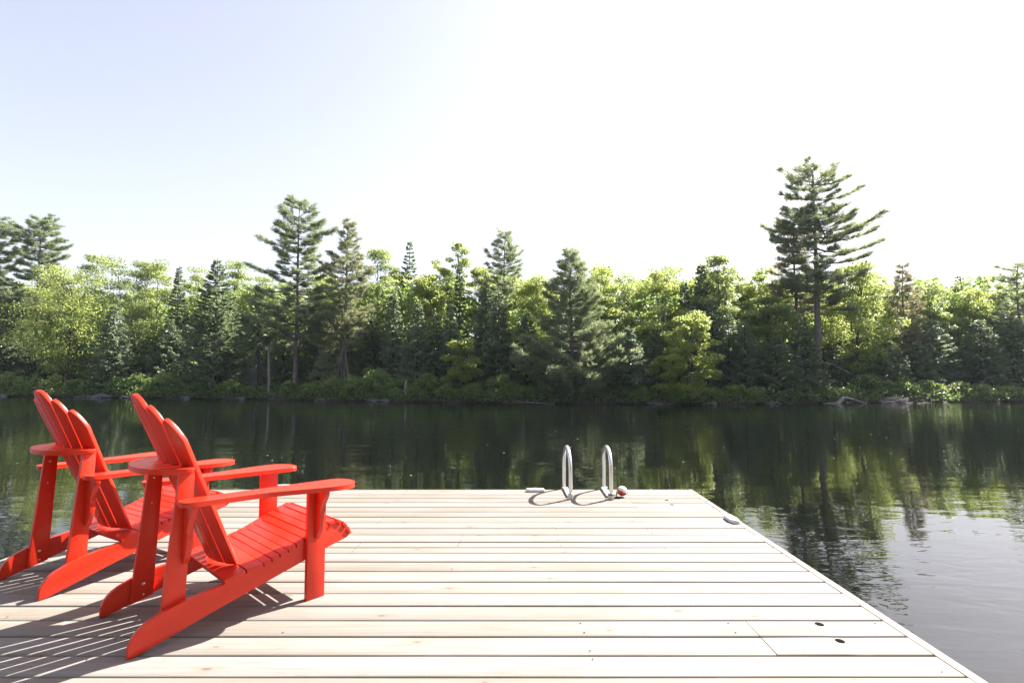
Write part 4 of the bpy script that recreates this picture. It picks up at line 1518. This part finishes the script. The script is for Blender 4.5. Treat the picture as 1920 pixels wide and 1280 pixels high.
    for k in range(16):
        z = rng.uniform(0.3, 0.95) * h
        c = np.array([0.25 * z / h, 0, z])
        e = c + np.array([rng.normal() * 0.7, rng.normal() * 0.3, -rng.uniform(0.1, 0.7)])
        g.tube(spline([c, (c + e) / 2 + np.array([0, 0, 0.1]), e], 2, False), np.linspace(0.014, 0.004, 5), 4, cap=False)
    g.build("bare_wood", DEADW, t, smooth=True)
    # rocks
    ROCKS = [(8, 0.5, "grey rock at the picture edge below the sunny low bush"), (148, 0.28, "small grey rock at the waterline beside the red chair's tall back"),
             (168, 0.34, "grey rock just past the red chair's tall back"), (197, 0.75, "long flat grey rock between the two red chair backs"),
             (240, 0.4, "low grey rock beside the second red chair back"), (352, 0.4, "grey rock under the big dark spruce"),
             (452, 0.35, "grey rock below the dead-limbed spruce"), (513, 0.24, "pale rock at the water under the broken snag"),
             (602, 0.35, "dark rock below the bare earth bank"), (700, 0.4, "flat grey rock under the tallest shoreline bush"),
             (724, 0.36, "grey rock under the bush by the stump"), (1330, 0.35, "dark rock under the leaning bright maple"),
             (1448, 0.4, "grey rock under the densely layered dark fir")]
    for k, (px, s, lab) in enumerate(ROCKS):
        p = shore_pt(px, -0.12, WATER_Z)
        bm = bmesh.new()
        bmesh.ops.create_icosphere(bm, subdivisions=3, radius=1.0)
        ph = rng.uniform(0, 6, 3)
        for v in bm.verts:
            c = v.co
            f = 1 + 0.22 * math.sin(c.x * 2.3 + ph[0]) * math.sin(c.y * 2.9 + ph[1]) + 0.14 * math.sin(c.z * 5 + ph[2] + c.x * 4)
            v.co = Vector((c.x * s * f, c.y * s * 0.6 * f, c.z * s * 0.30 * f + 0.03))
        o = finish(bm, "shore_rock", ROCKM, None, 50)
        o.location = p
        tag(o, lab, "rock", "rocks along the far waterline")
    # specks of pollen and leaf bits on the water
    g = Geo()
    n = 280
    x = rng.uniform(-26, 26, n)
    y = rng.uniform(7, 27, n)
    k = (y < shore_y(x) - 0.6)
    x, y = x[k], y[k]
    n = len(x)
    A = np.stack([np.cos(rng.uniform(0, 6.28, n)), np.sin(rng.uniform(0, 6.28, n)), 0 * x], 1)
    A = unit(A)
    B = np.stack([-A[:, 1], A[:, 0], 0 * x], 1)
    L = rng.uniform(0.015, 0.045, n)
    g.leaves(np.stack([x, y, 0 * x + WATER_Z + 0.004], 1), A, B, L, L * 0.6)
    tag(g.build("floating_specks", simple("pale_specks", (0.55, 0.50, 0.38), 0.8)), kind="stuff")


build_deadwood()


# ================================================================ HAZY AIR
def build_haze():  # mild veil in the air; volume added to lift the dark far forest
    m = bpy.data.materials.new("hazy_air")
    m.use_nodes = True
    nt = m.node_tree
    for n in list(nt.nodes):
        nt.nodes.remove(n)
    out = nt.nodes.new("ShaderNodeOutputMaterial")
    v = nt.nodes.new("ShaderNodeVolumePrincipled")
    v.inputs["Color"].default_value = (0.72, 0.86, 1.0, 1)
    v.inputs["Density"].default_value = 0.00022
    v.inputs["Anisotropy"].default_value = 0.2
    nt.links.new(v.outputs[0], out.inputs["Volume"])
    bm = bmesh.new()
    box_into(bm, (0, 0, 9.0), (620, 620, 28.0))
    o = finish(bm, "haze", m)
    tag(o, kind="stuff")


build_haze()
sc.cycles.volume_bounces = 0
